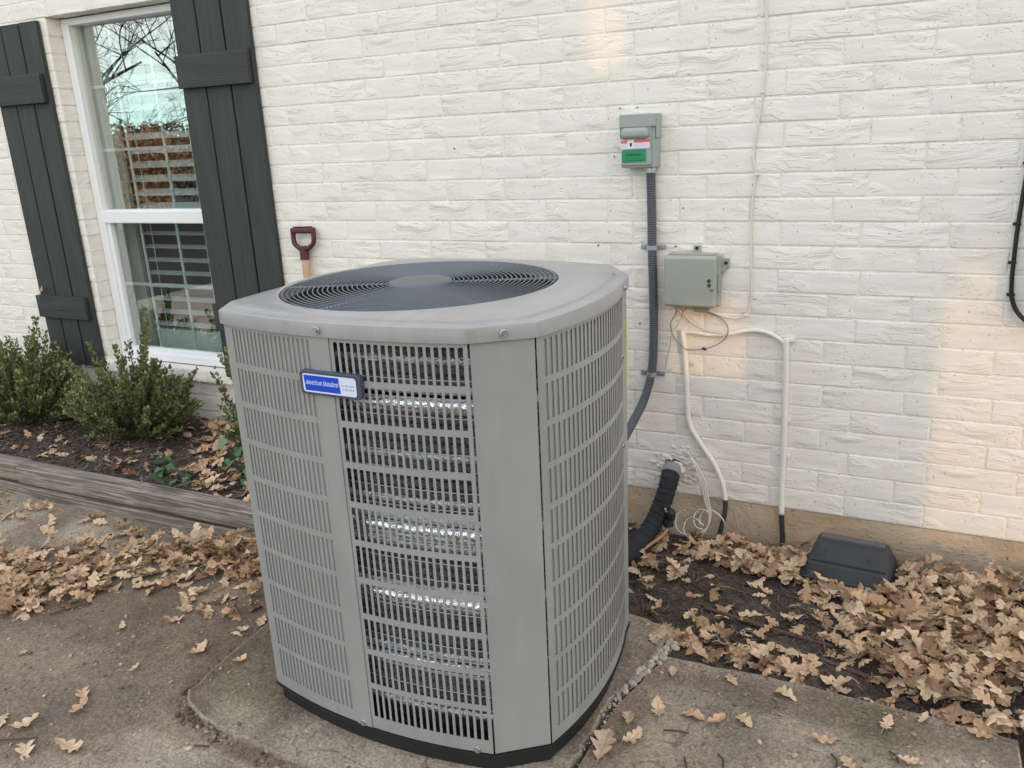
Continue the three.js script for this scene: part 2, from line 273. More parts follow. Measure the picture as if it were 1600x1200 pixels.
  const fg = new THREE.PlaneGeometry(7.7, 0.6, 180, 10), fp = fg.attributes.position; for (let i = 0; i < fp.count; i++) fp.setZ(i, (fbm(fp.getX(i) / 8 + 0.5, fp.getY(i) / 8 + 0.5, 60, 60, 3, 5) - 0.5) * 0.008);
  fg.computeVertexNormals(); const fu = fg.attributes.uv; for (let i = 0; i < fu.count; i++) fu.setXY(i, fp.getX(i), fp.getY(i));
  part('footing', [place(fg, -2.35, -0.191, 0.004), boxUV(box(7.7, 0.6, 0.08, -2.35, -0.1915, -0.045))], mat.found, wall);
}

// ------------------------------------------------------------------ ground, slabs, beds
function slab(name, pts, top, th, m, bevel = 0.006) {
  const s = new THREE.Shape(pts.map(p => new THREE.Vector2(p[0], -p[1])));
  const g = new THREE.ExtrudeGeometry(s, { depth: th - 2 * bevel, bevelEnabled: true, bevelSize: bevel, bevelThickness: bevel, bevelSegments: 2, bevelOffset: -bevel });
  g.translate(0, 0, bevel); g.rotateX(-PI / 2); g.translate(0, top - th, 0); return struct(name, g, m);
}
function rough(pts, step, amp, seed) {   // jitter a polygon's edges
  const r = rng(seed), out = []; for (let i = 0; i < pts.length; i++) { const a = pts[i], b = pts[(i + 1) % pts.length], L = hypot(b[0] - a[0], b[1] - a[1]), n = a[2] ? 1 : max(1, min(60, floor(L / step))); for (let k = 0; k < n; k++) { const t = k / n, j = k || !a[2] ? amp : 0; out.push([lerp(a[0], b[0], t) + (r() - 0.5) * j, lerp(a[1], b[1], t) + (r() - 0.5) * j]); } } return out;
}
function sheet(name, x0, x1, z0, z1, n, m, fn, m2) {
  const g = new THREE.PlaneGeometry(x1 - x0, z1 - z0, n, m); g.rotateX(-PI / 2); g.translate((x0 + x1) / 2, 0, (z0 + z1) / 2); const p = g.attributes.position, u = g.attributes.uv;
  for (let i = 0; i < p.count; i++) { p.setY(i, fn(p.getX(i), p.getZ(i))); u.setXY(i, p.getX(i), p.getZ(i)); } g.computeVertexNormals(); return struct(name, g, m2);
}
sheet('ground', -140, 140, -140, 140, 30, 30, () => -0.16, M(lin(0.10, 0.088, 0.05), 0.95, { map: tSoil }));
const n2 = (x, z, f, s) => fbm(x / 16 + 0.5, z / 16 + 0.5, f * 16, f * 16, 3, s) - 0.5;
const rightY = (x, z) => -0.052 + 0.03 * smooth(0.1, 0.7, z) + n2(x, z, 5, 3) * 0.035 + n2(x, z, 26, 5) * 0.014;
const leftY = (x, z) => lerp(0.142, 0.088, smooth(0.0, 0.6, z)) + n2(x, z, 5, 8) * 0.035 + n2(x, z, 26, 9) * 0.014;
sheet('soil_bed', -1.9, 2.2, -0.02, 1.2, 150, 60, (x, z) => rightY(x, z) - 0.12 * smooth(0.80, 0.9, z), mat.soil);
sheet('flower_bed', -6.2, -1.86, -0.02, 0.64, 150, 40, (x, z) => leftY(x, z) - 0.22 * smooth(-2.0, -1.88, x), mat.soil);
slab('patio', rough([[-7, 0.72, 1], [-0.612, 0.72], [-0.632, 1.1], [-0.64, 1.6], [-0.66, 7, 1], [-7, 7, 1]], 0.05, 0.008, 5), -0.014, 0.1, mat.patio, 0.004);
slab('concrete_slab', rough([[-0.55, 0.83], [-0.28, 0.812], [0.0, 0.815], [0.302, 0.832], [0.33, 7, 1], [-0.645, 7, 1], [-0.628, 1.6], [-0.615, 1.1]], 0.04, 0.009, 6), -0.006, 0.1, mat.patio);
slab('equipment_pad', rough([[-1.735, 0.66, 1], [-0.70, 0.665], [-0.6, 0.69], [-0.562, 0.72], [-0.575, 0.86], [-0.625, 1.07], [-0.642, 1.56], [-1.2, 1.572], [-1.45, 1.56], [-1.6, 1.535], [-1.67, 1.51], [-1.705, 1.47], [-1.735, 1.1]], 0.025, 0.012, 7), 0.0, 0.09, mat.patio, 0.006);
{ // crumbled mortar along the crack between pad and slab
  const r = rng(31), ms = [], cs = [], path = [[-0.545, 0.765], [-0.565, 0.85], [-0.6, 0.95], [-0.62, 1.06], [-0.632, 1.2], [-0.64, 1.6]];
  for (let i = 0; i < 300; i++) { const t = pow(r(), 1.7) * (path.length - 1.001), k = floor(t), f = t - k, x = lerp(path[k][0], path[k + 1][0], f) + (r() - 0.5) * 0.032, z = lerp(path[k][1], path[k + 1][1], f) + (r() - 0.5) * 0.02, s = 0.002 + pow(r(), 3) * 0.009 * (k < 3 ? 1.1 : 0.5); ms.push(mtx(new THREE.Vector3(x, -0.006 + s * 0.3, z), [r() * 6, r() * 6, r() * 6], new THREE.Vector3(s * (1 + r()), s * 0.8, s))); const c = 0.2 + r() * 0.3; cs.push(lin(c * 1.04, c * 0.92, c * 0.76)); }
  const o = instanced('mortar_rubble', new THREE.IcosahedronGeometry(1, 0), M(lin(1, 1, 1), 0.95), ms, cs, scene); o.userData = { kind: 'stuff', label: 'pale crumbled mortar along the crack beside the equipment pad', category: 'rubble' };
}
{ // sand grains and crumbs on the concrete, chips of bark in the beds
  const r = rng(77), ms = [], cs = [];
  for (let i = 0; i < 4200; i++) { const x = -3.4 + r() * 3.75, z = 0.85 + r() * 1.5; if (x < -0.6 && x > -1.55 && z < 1.5 && z > 0.6) continue; const s = 0.001 + pow(r(), 7) * 0.0055; ms.push(mtx(new THREE.Vector3(x, (x > -0.62 ? -0.006 : (x > -1.7 && z < 1.56) ? 0 : -0.014) + s * 0.5, z), [r() * 6, r() * 6, r() * 6], new THREE.Vector3(s * (1 + r()), s, s))); const c = 0.12 + pow(r(), 1.6) * 0.45; cs.push(lin(c, c * 0.82, c * 0.6)); }
  const o = instanced('grit', new THREE.IcosahedronGeometry(1, 0), M(lin(1, 1, 1), 0.95), ms, cs, scene); o.userData = { kind: 'stuff', label: 'loose grit and leaf crumbs strewn over the concrete', category: 'grit' };
  { const r2 = rng(15), m2 = [], c2 = [], path = [[-1.742, 0.8], [-1.742, 1.1], [-1.70, 1.45], [-1.67, 1.51], [-1.6, 1.545], [-1.45, 1.57], [-1.2, 1.582]];
    for (let i = 0; i < 420; i++) { const t = r2() * (path.length - 1.001), k = floor(t), f = t - k, g = (r2() + r2() - 1) * 0.045, x = lerp(path[k][0], path[k + 1][0], f) + g - 0.006, z = lerp(path[k][1], path[k + 1][1], f) + (r2() + r2() - 1) * 0.03 + (k > 2 ? 0.006 : 0), s = 0.001 + pow(r2(), 4) * 0.005, q = 0.06 + pow(r2(), 3) * 0.3; m2.push(mtx(new THREE.Vector3(x, -0.013 + s * 0.4, z), [r2() * 6, r2() * 6, r2() * 6], new THREE.Vector3(s * (1 + r2()), s, s))); c2.push(lin(q * 1.12, q * 0.9, q * 0.7)); }
    const o2 = instanced('soil_crumbs', new THREE.IcosahedronGeometry(1, 0), M(lin(1, 1, 1), 0.97), m2, c2, scene); o2.userData = { kind: 'stuff', label: 'dark soil crumbs gathered along the left edge of the equipment pad', category: 'soil' }; }
  { const r2 = rng(16), m2 = [], c2 = []; for (let i = 0; i < 1500; i++) { const left = r2() < 0.7, x = left ? -3.3 + r2() * 1.7 : -0.6 + r2() * 0.9, z = left ? 0.9 + r2() * 1.1 : 0.84 + pow(r2(), 2) * 0.5; if (left && x > -1.76 && z < 1.58) continue; const s = 0.0016 + pow(r2(), 4) * 0.009, q = 0.5 + r2() * 0.5; m2.push(mtx(new THREE.Vector3(x, (left ? -0.012 : -0.004) + 0.001, z), [(r2() - 0.5) * 0.9, r2() * 6, (r2() - 0.5) * 0.9], new THREE.Vector3(s, 0.0012, s * (0.25 + r2() * 0.4)))); c2.push(lin(0.46 * q, 0.33 * q, 0.21 * q)); }
    const o3 = instanced('leaf_crumbs', new THREE.OctahedronGeometry(1, 0), M(lin(1, 1, 1), 0.9), m2, c2, scene); o3.userData = { kind: 'stuff', label: 'small torn crumbs of dry leaf scattered over the concrete', category: 'leaf crumbs' }; }
  const chip = box(1, 0.16, 0.3, 0, 0, 0); const bed = (name, n, x0, x1, z0, z1, fy, label) => {
    const m = [], c = []; for (let i = 0; i < n; i++) { const x = lerp(x0, x1, r()), z = lerp(z0, z1, r()), s = (name === 'bark_mulch' ? 0.008 : 0.005) + pow(r(), name === 'bark_mulch' ? 2.5 : 4) * 0.045, k = 0.04 + pow(r(), 2.4) * (name === 'bark_mulch' ? 0.2 : 0.12); m.push(mtx(new THREE.Vector3(x, fy(x, z) + 0.004 + r() * 0.006, z), [(r() - 0.5) * 0.9, r() * 6.3, (r() - 0.5) * 0.9], new THREE.Vector3(s, 0.004 + s * 0.12, 0.004 + s * 0.2))); c.push(lin(k * 1.12, k * 0.93, k * 0.74)); }
    const o2 = instanced(name, chip, M(lin(1, 1, 1), 0.95), m, c, scene); o2.userData = { kind: 'stuff', label, category: 'mulch' };
  };
  bed('bark_mulch', 9000, -4.9, -1.95, 0.02, 0.62, leftY, 'dark shredded bark mulch in the raised bed under the window');
  bed('bark_mulch_001', 9500, -1.0, 0.9, 0.02, 0.82, rightY, 'dark soil crumbs and bark bits beside the wall footing');
}

// ------------------------------------------------------------------ landscape timbers
function timberGeo(L, w, h, seed) {
  const r = rng(seed), nl = 60, prof = []; const rc = 0.028; for (let i = 0; i < 28; i++) { const a = i / 28 * 2 * PI, c = cos(a), s = sin(a), e = 0.5; prof.push([Math.sign(c) * pow(abs(c), e) * w / 2, Math.sign(s) * pow(abs(s), e + 0.15) * h / 2]); }
  const pos = [], uv = [], idx = [], N = prof.length;
  for (let i = 0; i <= nl; i++) for (let k = 0; k <= N; k++) { const q = prof[k % N], x = (i / nl - 0.5) * L, ed = i === 0 || i === nl ? 0.93 : 1, wob = (fbm(i / nl * 0.98, (k % N) / N, 24, 8, 2, seed) - 0.5) * 0.008; pos.push(x, q[1] * ed + wob, q[0] * ed + wob); uv.push(x + seed * 0.37, k / N * 0.3); }
  for (let i = 0; i < nl; i++) for (let k = 0; k < N; k++) { const a = i * (N + 1) + k, b = a + N + 1; idx.push(a, a + 1, b, b, a + 1, b + 1); }
  for (const e of [0, nl]) { const c0 = pos.length / 3; pos.push((e / nl - 0.5) * L, 0, 0); uv.push(0, 0); for (let k = 0; k < N; k++) { const a = e * (N + 1) + k; e ? idx.push(a, a + 1, c0) : idx.push(a, c0, a + 1); } }
  const g = geom(pos, idx, uv); return g;
}
for (const [x0, x1, y, z, label, s] of [[-3.515, -1.95, 0.071, 0.672, 'weathered grey landscape timber on top of the bed edge nearest the unit', 3], [-5.9, -3.53, 0.068, 0.66, 'upper weathered timber at the far left end of the bed edge', 5], [-5.9, -1.95, -0.016, 0.683, 'lower timber half buried beneath the upper bed edging', 8]]) {
  const m = part('landscape_timber', timberGeo(x1 - x0, 0.102, 0.086, s), mat.timber, scene); m.name = numbered('landscape_timber'); m.position.set((x0 + x1) / 2, y, z); m.rotation.y = s === 3 ? 0.006 : 0; tag(m, label, 'timber');
}

// ------------------------------------------------------------------ window, blind, room
{
  const w = thing('window', 'white vinyl sash window with grilles between two dark shutters', 'window', [0, 0, 0]);
  const z = -0.08, x0 = OPEN.x0 + 0.002, x1 = OPEN.x1 - 0.002, y0 = OPEN.y0 + 0.004, y1 = OPEN.y1 - 0.002, fw = 0.048;
  const bar = (a, b, c, d, zz, dd, r = 0.004) => rbox(b - a, d - c, dd, r, (a + b) / 2, (c + d) / 2, zz);
  part('frame', [bar(x0, x0 + fw, y0, y1, z - 0.03, 0.07), bar(x1 - fw, x1, y0, y1, z - 0.03, 0.07), bar(x0 + fw - 0.003, x1 - fw + 0.003, y1 - 0.03, y1, z - 0.032, 0.07), bar(x0 + fw - 0.003, x1 - fw + 0.003, y0, y0 + 0.038, z - 0.028, 0.08)], mat.vinyl, w);
  const ym = 1.145, yb = 1.082, a = x0 + fw, b = x1 - fw;
  const up = part('upper_sash', [bar(a - 0.002, b + 0.002, ym - 0.035, ym + 0.0, z - 0.04, 0.04)], mat.vinyl, w);
  const lo = part('lower_sash', [bar(a - 0.002, a + 0.022, y0 + 0.036, yb, z - 0.022, 0.03), bar(b - 0.022, b + 0.002, y0 + 0.036, yb, z - 0.022, 0.03), bar(a - 0.002, b + 0.002, yb, ym - 0.004, z - 0.012, 0.036, 0.005), bar(a, b, y0 + 0.034, y0 + 0.058, z - 0.022, 0.03)], mat.vinyl, w);
  part('glass', box(b - a, y1 - 0.03 - ym, 0.0008, (a + b) / 2, (y1 - 0.03 + ym) / 2, z - 0.048), mat.glass, up);
  part('glass', box(b - a - 0.04, yb - y0 - 0.056, 0.0008, (a + b) / 2, (yb + y0 + 0.056) / 2, z - 0.03), mat.glass, lo);
  const mz = z - 0.056;
  for (const x of [-3.47, -3.228]) { part('muntin', box(0.0125, y1 - 0.03 - ym, 0.007, x, (y1 - 0.03 + ym) / 2, mz), mat.vinyl, up); part('muntin', box(0.0125, yb - y0 - 0.058, 0.007, x + 0.01, (yb + y0 + 0.058) / 2, z - 0.038), mat.vinyl, lo); }
  for (const y of [1.428, 1.718]) part('muntin', box(b - a, 0.0135, 0.0068, (a + b) / 2, y, mz), mat.vinyl, up);
  part('muntin', box(b - a - 0.044, 0.0135, 0.0068, (a + b) / 2, 0.775, z - 0.038), mat.vinyl, lo);
  // inside casing of the opening
  part('casing', [box(0.1, 1.66, 0.02, x0 + 0.075, 1.2, -0.195), box(0.012, 1.66, 0.09, x0 + 0.055, 1.2, -0.15), box(0.1, 1.66, 0.02, x1 - 0.03, 1.2, -0.195), box(0.9, 0.02, 0.12, -3.33, 0.40, -0.2)], M(lin(0.5, 0.52, 0.47), 0.7), w);
  const bl = thing('window_blind', 'white horizontal slat blind hanging inside the window', 'blind', [-3.3, 0, -0.24]);
  const sg = new RoundedBoxGeometry(0.62, 0.0035, 0.052, 1, 0.0015), ms = M(lin(0.84, 0.86, 0.85), 0.55);
  for (let i = 0; i < 22; i++) { const y = 0.545 + i * 0.0672, m = part('slat', sg, ms, bl); m.position.set(0.01 + (R() - 0.5) * 0.004, y, 0); m.rotation.x = y > 1.1 ? 0.62 : 0.2; }
  part('bottom_rail', rbox(0.62, 0.1, 0.05, 0.004, 0.01, 0.47, 0), ms, bl); part('head_rail', rbox(0.63, 0.05, 0.055, 0.004, 0.01, 2.03, 0), ms, bl);
  for (const x of [-0.2, 0.16]) part('ladder_cord', box(0.004, 1.55, 0.0015, x, 1.27, 0.03), ms, bl);
  const rm = M(lin(0.33, 0.33, 0.30), 0.9);
  struct('room_walls', [box(0.08, 2.6, 3, -4.85, 1.4, -1.72), box(0.08, 2.6, 3, -1.8, 1.4, -1.72), box(3.1, 2.6, 0.08, -3.33, 1.4, -3.2), box(3.1, 0.08, 3.05, -3.33, 2.72, -1.7), box(3.1, 0.08, 3.05, -3.33, 0.12, -1.7), box(1.0, 2.6, 0.04, -4.32, 1.4, -0.19), box(1.1, 2.6, 0.04, -2.36, 1.4, -0.19), box(0.94, 0.6, 0.04, -3.35, 2.4, -0.188), box(0.94, 0.3, 0.04, -3.35, 0.25, -0.188)], rm);
}
// ------------------------------------------------------------------ shutters
function shutter(x0, x1, y0, y1, label, gaps, bat) {
  const t = thing('shutter', label, 'shutter', [(x0 + x1) / 2, y0, 0.002], 'dark board and batten shutters'); delete t.userData.group;
  const n = 3, W = x1 - x0, bw = (W - 2 * 0.009) / n;
  for (let i = 0; i < n; i++) { const g = boxUV(new THREE.BoxGeometry(bw, y1 - y0, 0.02, 1, 20, 1)); const m = part('board', chamferBox(bw, y1 - y0 - (i % 2) * 0.003, 0.02, 0.002, i * 0.37 + x0), mat.shutter, t); m.position.set(-W / 2 + bw / 2 + i * (bw + 0.009), (y1 - y0) / 2, 0.0115 + (i === 1 ? 0.0012 : 0)); m.rotation.z = (i - 1) * 0.0008; }
  for (const [ya, yb] of bat) { const m = part('batten', chamferBox(yb - ya, W - 0.012 + 0.03 * (x0 < -3 ? 0 : 0), 0.021, 0.002, ya, true), mat.shutter, t); m.position.set(x0 < -3 ? -0.012 : -0.004, (ya + yb) / 2 - y0, 0.0345); }
}
function chamferBox(w, h, d, c, off, turn) { // grain along its length (h); turned: lies along x
  const g = boxUV(new RoundedBoxGeometry(w, h, d, 2, c)); const u = g.attributes.uv; for (let i = 0; i < u.count; i++) u.setXY(i, u.getX(i) + off, u.getY(i) + off * 1.7); if (turn) g.rotateZ(PI / 2); return g;
}
shutter(-4.125, -3.745, 0.36, 2.012, 'left dark grey board shutter with two battens behind the bushes', 0, [[1.655, 1.785], [0.61, 0.725]]);
shutter(-2.895, -2.488, 0.38, 2.16, 'right dark grey board shutter partly hidden by the cooling unit', 0, [[1.66, 1.79], [0.61, 0.735]]);

// ------------------------------------------------------------------ the cooling unit
{
  const ac = thing('air_conditioner', 'large grey outdoor cooling unit with louvred sides and round fan guard', 'air conditioner', [-1.102, 0, 1.026], undefined, -0.0297);
  const a = 0.33, dF = 0.385, hF = 0.042, b = 0.245, bL = 0.30, dR = 0.435, dL = 0.380, hR = 0.034;
  const P = (k, p, dep) => k === 0 ? [p, dF + hF * (1 - (p / a) ** 2) - dep] : k === 1 ? [dR + hR * (1 - (p / b) ** 2) - dep, 0.055 - p] : k === 2 ? [-p, -(dF + hF * (1 - (p / a) ** 2) - dep)] : [-(dL + 0.014 * (1 - (p / bL) ** 2) - dep), p];
  const half = k => k === 1 ? b : k === 3 ? bL : a;
  const corner = k => { const q = P(k, half(k), 0), s = P((k + 1) % 4, -half((k + 1) % 4), 0); return k === 1 ? [q, [0.427, -0.243], s] : [q, s]; };
  function outline(off, n = 28) { // closed list of [u, v], offset outwards
    const base = []; for (let k = 0; k < 4; k++) { const h = half(k); for (let i = 0; i <= n; i++) base.push(P(k, -h + 2 * h * i / n, 0)); const cs = corner(k); cs.forEach((q, j) => { if (j) { const q0 = cs[j - 1]; for (let i = j > 1 ? 0 : 1; i < 6; i++) base.push([lerp(q0[0], q[0], i / 6), lerp(q0[1], q[1], i / 6)]); } }); }
    const N = base.length; return base.map((p, i) => { const q = base[(i + N - 1) % N], s = base[(i + 1) % N]; let tx = s[0] - q[0], ty = s[1] - q[1]; const l = hypot(tx, ty); tx /= l; ty /= l; return [p[0] - ty * -off * -1 * -1, p[1] + tx * off].map((x, j) => j ? p[1] + tx * off : p[0] - ty * off); });
  }
  // direction check: front runs left to right, so (tx, ty) = (1, 0) and the outward side is +v
  function ringLoft(rings) { // rings: arrays of [x, y, z] of equal length
    const N = rings[0].length, pos = [], idx = [], uv = []; rings.forEach(r => { for (let i = 0; i <= N; i++) { pos.push(...r[i % N]); uv.push(r[i % N][0], r[i % N][2]); } });
    for (let j = 0; j + 1 < rings.length; j++) for (let i = 0; i < N; i++) { const p = j * (N + 1) + i, q = p + N + 1; idx.push(p, q, p + 1, p + 1, q, q + 1); }
    return geom(pos, idx, uv);
  }
  const at = (o, y) => o.map(p => [p[0], y, p[1]]), GX = -0.03, GZ = 0.006, dirOf = p => { const x = p[0] - GX, z = p[1] - GZ, l = hypot(x, z); return [x / l, z / l]; }, circ = (o, rad, y) => o.map(p => { const d = dirOf(p); return [GX + d[0] * rad, y, GZ + d[1] * rad]; });
  const blend = (o, rad, t, y) => o.map(p => { const d = dirOf(p); return [lerp(p[0], GX + d[0] * rad, t), y, lerp(p[1], GZ + d[1] * rad, t)]; });
  const flip = g => { const i = g.index.array; for (let k = 0; k < i.length; k += 3) { const t = i[k]; i[k] = i[k + 1]; i[k + 1] = t; } g.computeVertexNormals(); return g; };
  // base pan
  const o0 = outline(-0.012), o1 = outline(0.0);
  part('base_pan', toCreasedNormals(flip(ringLoft([at(outline(-0.05), 0.001), at(o0, 0.002), at(o0, 0.046), at(outline(0.003), 0.048), at(outline(0.003), 0.0535), at(outline(-0.02), 0.054), circ(o0, 0.01, 0.054)])), 0.6), mat.black, ac);
  // panels
  function cell(list, k, p0, p1, y0, y1, d0, d1, d2 = d0, d3 = d1) { // prism on face k: depths d0 (front at p0), d2 (front at p1)
    const A = P(k, p0, d0), B = P(k, p1, d2), C = P(k, p1, d3), D = P(k, p0, d1), pos = [], o = [A, B, C, D];
    for (const y of [y0, y1]) for (const q of o) pos.push(q[0], y, q[1]);
    const F = [[0, 1, 5, 4], [1, 2, 6, 5], [2, 3, 7, 6], [3, 0, 4, 7], [4, 5, 6, 7], [3, 2, 1, 0]];
    for (const f of F) { for (const t of [0, 1, 2, 0, 2, 3]) list.push(pos[f[t] * 3], pos[f[t] * 3 + 1], pos[f[t] * 3 + 2]); }
  }
  const fin = l => { const g = new THREE.BufferGeometry(); g.setAttribute('position', new THREE.BufferAttribute(new Float32Array(l), 3)); g.computeVertexNormals(); const p = g.attributes.position, uv = new Float32Array(p.count * 2); for (let i = 0; i < p.count; i++) { uv[2 * i] = p.getX(i) + p.getZ(i); uv[2 * i + 1] = p.getY(i); } g.setAttribute('uv', new THREE.BufferAttribute(uv, 2)); return g; };
  const YT = 1.019, RP = 0.0943, RH = 0.0795, NR = 10, YB = 0.056, YC = 1.0285;
  function louvre(k, p0, p1, s0, s1, n, duty, blades, name) {
    const L = [], B = [], pitch = (s1 - s0) / (n - 1 + duty), T = 0.0014;
    const rail = (y0, y1) => { cell(L, k, p0, s0, y0, y1, 0, T); const m = 12; for (let i = 0; i < m; i++) cell(L, k, lerp(s0, s1, i / m), lerp(s0, s1, (i + 1) / m), y0, y1, 0, T); cell(L, k, s1, p1, y0, y1, 0, T); };
    for (let r = 0; r <= NR; r++) rail(r === NR ? YB : YT - r * RP, r === 0 ? YC : YT - (r - 1) * RP - RH);
    for (let r = 0; r < NR; r++) {
      const y1 = YT - r * RP, y0 = y1 - RH; cell(L, k, p0, s0, y0, y1, 0, T); cell(L, k, s1, p1, y0, y1, 0, T);
      for (let i = 0; i + 1 < n; i++) cell(L, k, s0 + i * pitch + duty * pitch, s0 + (i + 1) * pitch, y0, y1, 0, T);
      if (blades) for (let i = 0; i < n; i++) { const q = s0 + i * pitch, e = q + pitch * 0.96; cell(B, k, q - pitch * 0.1, e - pitch * 0.2, y0 - 0.003, y1 + 0.003, blades > 0 ? T + 0.0006 : T + 0.008, blades > 0 ? T + 0.0016 : T + 0.009, blades > 0 ? T + 0.0065 : T + 0.0006, blades > 0 ? T + 0.0075 : T + 0.0016); }
    }
    const m = part(name, fin(L), mat.ac, ac); if (B.length) part('louvre_blades', fin(B), mat.acIn, m); return m;
  }
  louvre(0, -0.327, -0.029, -0.296, -0.040, 19, 0.5, 1, 'louvre_panel');
  const cp = louvre(0, 0.016, 0.327, 0.025, 0.318, 18, 0.645, 0, 'open_grille'); cp.userData.label = 'open slotted panel showing the dark coil behind';
  louvre(1, -0.242, 0.243, -0.222, 0.237, 26, 0.5, -1, 'louvre_panel');
  louvre(2, -0.327, 0.327, -0.30, 0.30, 34, 0.5, 1, 'louvre_panel');
  louvre(3, -0.297, 0.297, -0.277, 0.277, 28, 0.5, 1, 'louvre_panel');
  { const L = []; cell(L, 0, -0.028, 0.015, YB, YC, -0.0025, 0.004); part('centre_strip', fin(L), mat.ac, ac); }
  for (let k = 0; k < 4; k++) { // flat corner posts
    const cs = corner(k); for (let n = 1; n < cs.length; n++) {
      const q = cs[n - 1], s = cs[n], L = hypot(s[0] - q[0], s[1] - q[1]), ang = Math.atan2(-(s[1] - q[1]), s[0] - q[0]), tx = (s[0] - q[0]) / L, ty = (s[1] - q[1]) / L;
      part('corner_panel', boxUV(rbox(L - 0.004, YC - YB - 0.002, 0.004, 0.0012, (q[0] + s[0]) / 2 + 0.002 * ty, (YB + YC) / 2 - 0.001, (q[1] + s[1]) / 2 - 0.002 * tx, 0, ang, 0)), mat.ac, ac);
    }
  }
  // top cap
  const oc = outline(0.0065), oi = outline(-0.028), cap = [at(outline(0.003), 1.0285), at(oc, 1.0285), at(oc, 1.0565), at(outline(0.0055), 1.0592), at(outline(0.003), 1.0606), at(outline(0.000), 1.0609), at(outline(-0.026), 1.0613), at(outline(-0.028), 1.0618), at(outline(-0.0305), 1.0658), at(outline(-0.034), 1.0668), blend(oi, 0.358, 0.5, 1.0668), circ(oi, 0.363, 1.0668), circ(oi, 0.359, 1.0688), circ(oi, 0.354, 1.0694), circ(oi, 0.349, 1.068), circ(oi, 0.345, 1.058), circ(oi, 0.343, 1.03)];
  part('top_cap', toCreasedNormals(flip(ringLoft(cap)), 0.5), mat.acTop, ac);
  const rim = new THREE.Mesh(); void rim;
  // screws of the cap in their dimples
  const scr = (u, v, y, ang) => { const g = part('cap_screw', [place(new THREE.CylinderGeometry(0.0042, 0.0042, 0.006, 6), u, y, v, 0, ang, 0).applyMatrix4(new THREE.Matrix4())].map(() => { const c = new THREE.CylinderGeometry(0.0045, 0.0045, 0.006, 6); c.rotateX(PI / 2); return place(c, u + sin(ang) * 0.002, y, v + cos(ang) * 0.002, 0, ang, 0); }).concat([place(new THREE.TorusGeometry(0.0072, 0.0014, 6, 16), u, y, v, 0, ang, 0)]), mat.steel, ac); return g; };
  { const q = P(0, -0.006, -0.0115); scr(q[0], q[1], 1.044, 0); const c0 = P(0, a, 0), c1 = P(1, -b, 0); const ang = 0.89; scr((c0[0] + c1[0]) / 2 + sin(ang) * 0.0115, (c0[1] + c1[1]) / 2 + cos(ang) * 0.0115, 1.044, ang); const e = P(1, 0.222, -0.0115); scr(e[0], e[1], 1.043, PI / 2); const e2 = P(1, 0.241, -0.001); scr(e2[0], e2[1], 0.86, PI / 2); const e3 = P(1, 0.241, -0.001); scr(e3[0], e3[1], 0.62, PI / 2); const e4 = P(0, -0.01, -0.003); scr(e4[0], e4[1], 0.062, 0); const e5 = P(0, 0.29, -0.001); scr(e5[0], e5[1], 0.0615, 0); }
  // fan guard: wire rings, spokes, hub cap
  const gd = new THREE.Group(); gd.name = 'fan_guard'; gd.position.set(GX, 0, GZ); ac.add(gd);
  for (let i = 0; i < 22; i++) { const rr = 0.086 + i * 0.0121, g = new THREE.TorusGeometry(rr, 0.0018, 5, 84); g.rotateX(PI / 2); const m = part('wire_ring', g, mat.guard, gd); m.position.y = 1.0665 + 0.003 * (1 - (rr / 0.36) ** 2); }
  for (let i = 0; i < 6; i++) { const an = i * PI / 3 + 0.42, g = [-0.006, 0.006].map(o => sweep([[0.05, 1.0665, o], [0.2, 1.0665, o], [0.353, 1.066, o]], 8, 5, 0.0022)); const m = part('spoke', g, mat.guard, gd); m.rotation.y = an; }
  const hub = new THREE.LatheGeometry([[0, 0.0155], [0.05, 0.0152], [0.072, 0.0142], [0.079, 0.0115], [0.081, 0.008], [0.081, 0], [0, 0]].map(p => new THREE.Vector2(...p)), 48);
  part('hub_cap', place(hub, 0, 1.0605, 0), M(lin(0.105, 0.117, 0.125), 0.5), gd);
  // fan and its shroud
  const fan = new THREE.Group(); fan.name = 'fan'; fan.position.set(GX, 0, GZ); ac.add(fan);
  part('fan_hub', cyl(0.07, 0.08, 0.12, 32, 0, 0.94, 0), mat.black, fan);
  for (let i = 0; i < 3; i++) {
    const pos = [], idx = []; for (let j = 0; j <= 6; j++) for (let k = 0; k <= 10; k++) { const rr = 0.07 + j / 6 * 0.255, th = (k / 10 - 0.5) * lerp(1.1, 1.55, j / 6), y = 0.985 + (k / 10 - 0.5) * 0.085 + 0.01 * sin(k / 10 * PI); pos.push(cos(th) * rr, y, sin(th) * rr); }
    for (let j = 0; j < 6; j++) for (let k = 0; k < 10; k++) { const p = j * 11 + k, q = p + 11; idx.push(p, p + 1, q, q, p + 1, q + 1); }
    const m = part('fan_blade', geom(pos, idx), M(lin(0.2, 0.23, 0.26), 0.3, { metalness: 0.3, side: THREE.DoubleSide }), fan); m.rotation.y = i * 2 * PI / 3 + 0.5;
  }
  part('fan_shroud', [place(new THREE.CylinderGeometry(0.342, 0.342, 0.17, 64, 1, true), GX, 0.955, GZ), place(new THREE.RingGeometry(0.2, 0.342, 48), GX, 0.86, GZ, -PI / 2)], M(lin(0.03, 0.033, 0.036), 0.7, { side: THREE.DoubleSide }), ac);
  // spiny coil wound behind the panels
  const coil = new THREE.Group(); coil.name = 'coil'; ac.add(coil);
  const loop = (off, y) => new THREE.CatmullRomCurve3(outline(off, 10).map(p => new THREE.Vector3(p[0], y, p[1])), true);
  const shiny = [0.885, 0.592, 0.418, 0.247];
  part('coil_core', flip(ringLoft([at(outline(-0.066), 0.06), at(outline(-0.066), 1.02)])), mat.dark, coil);
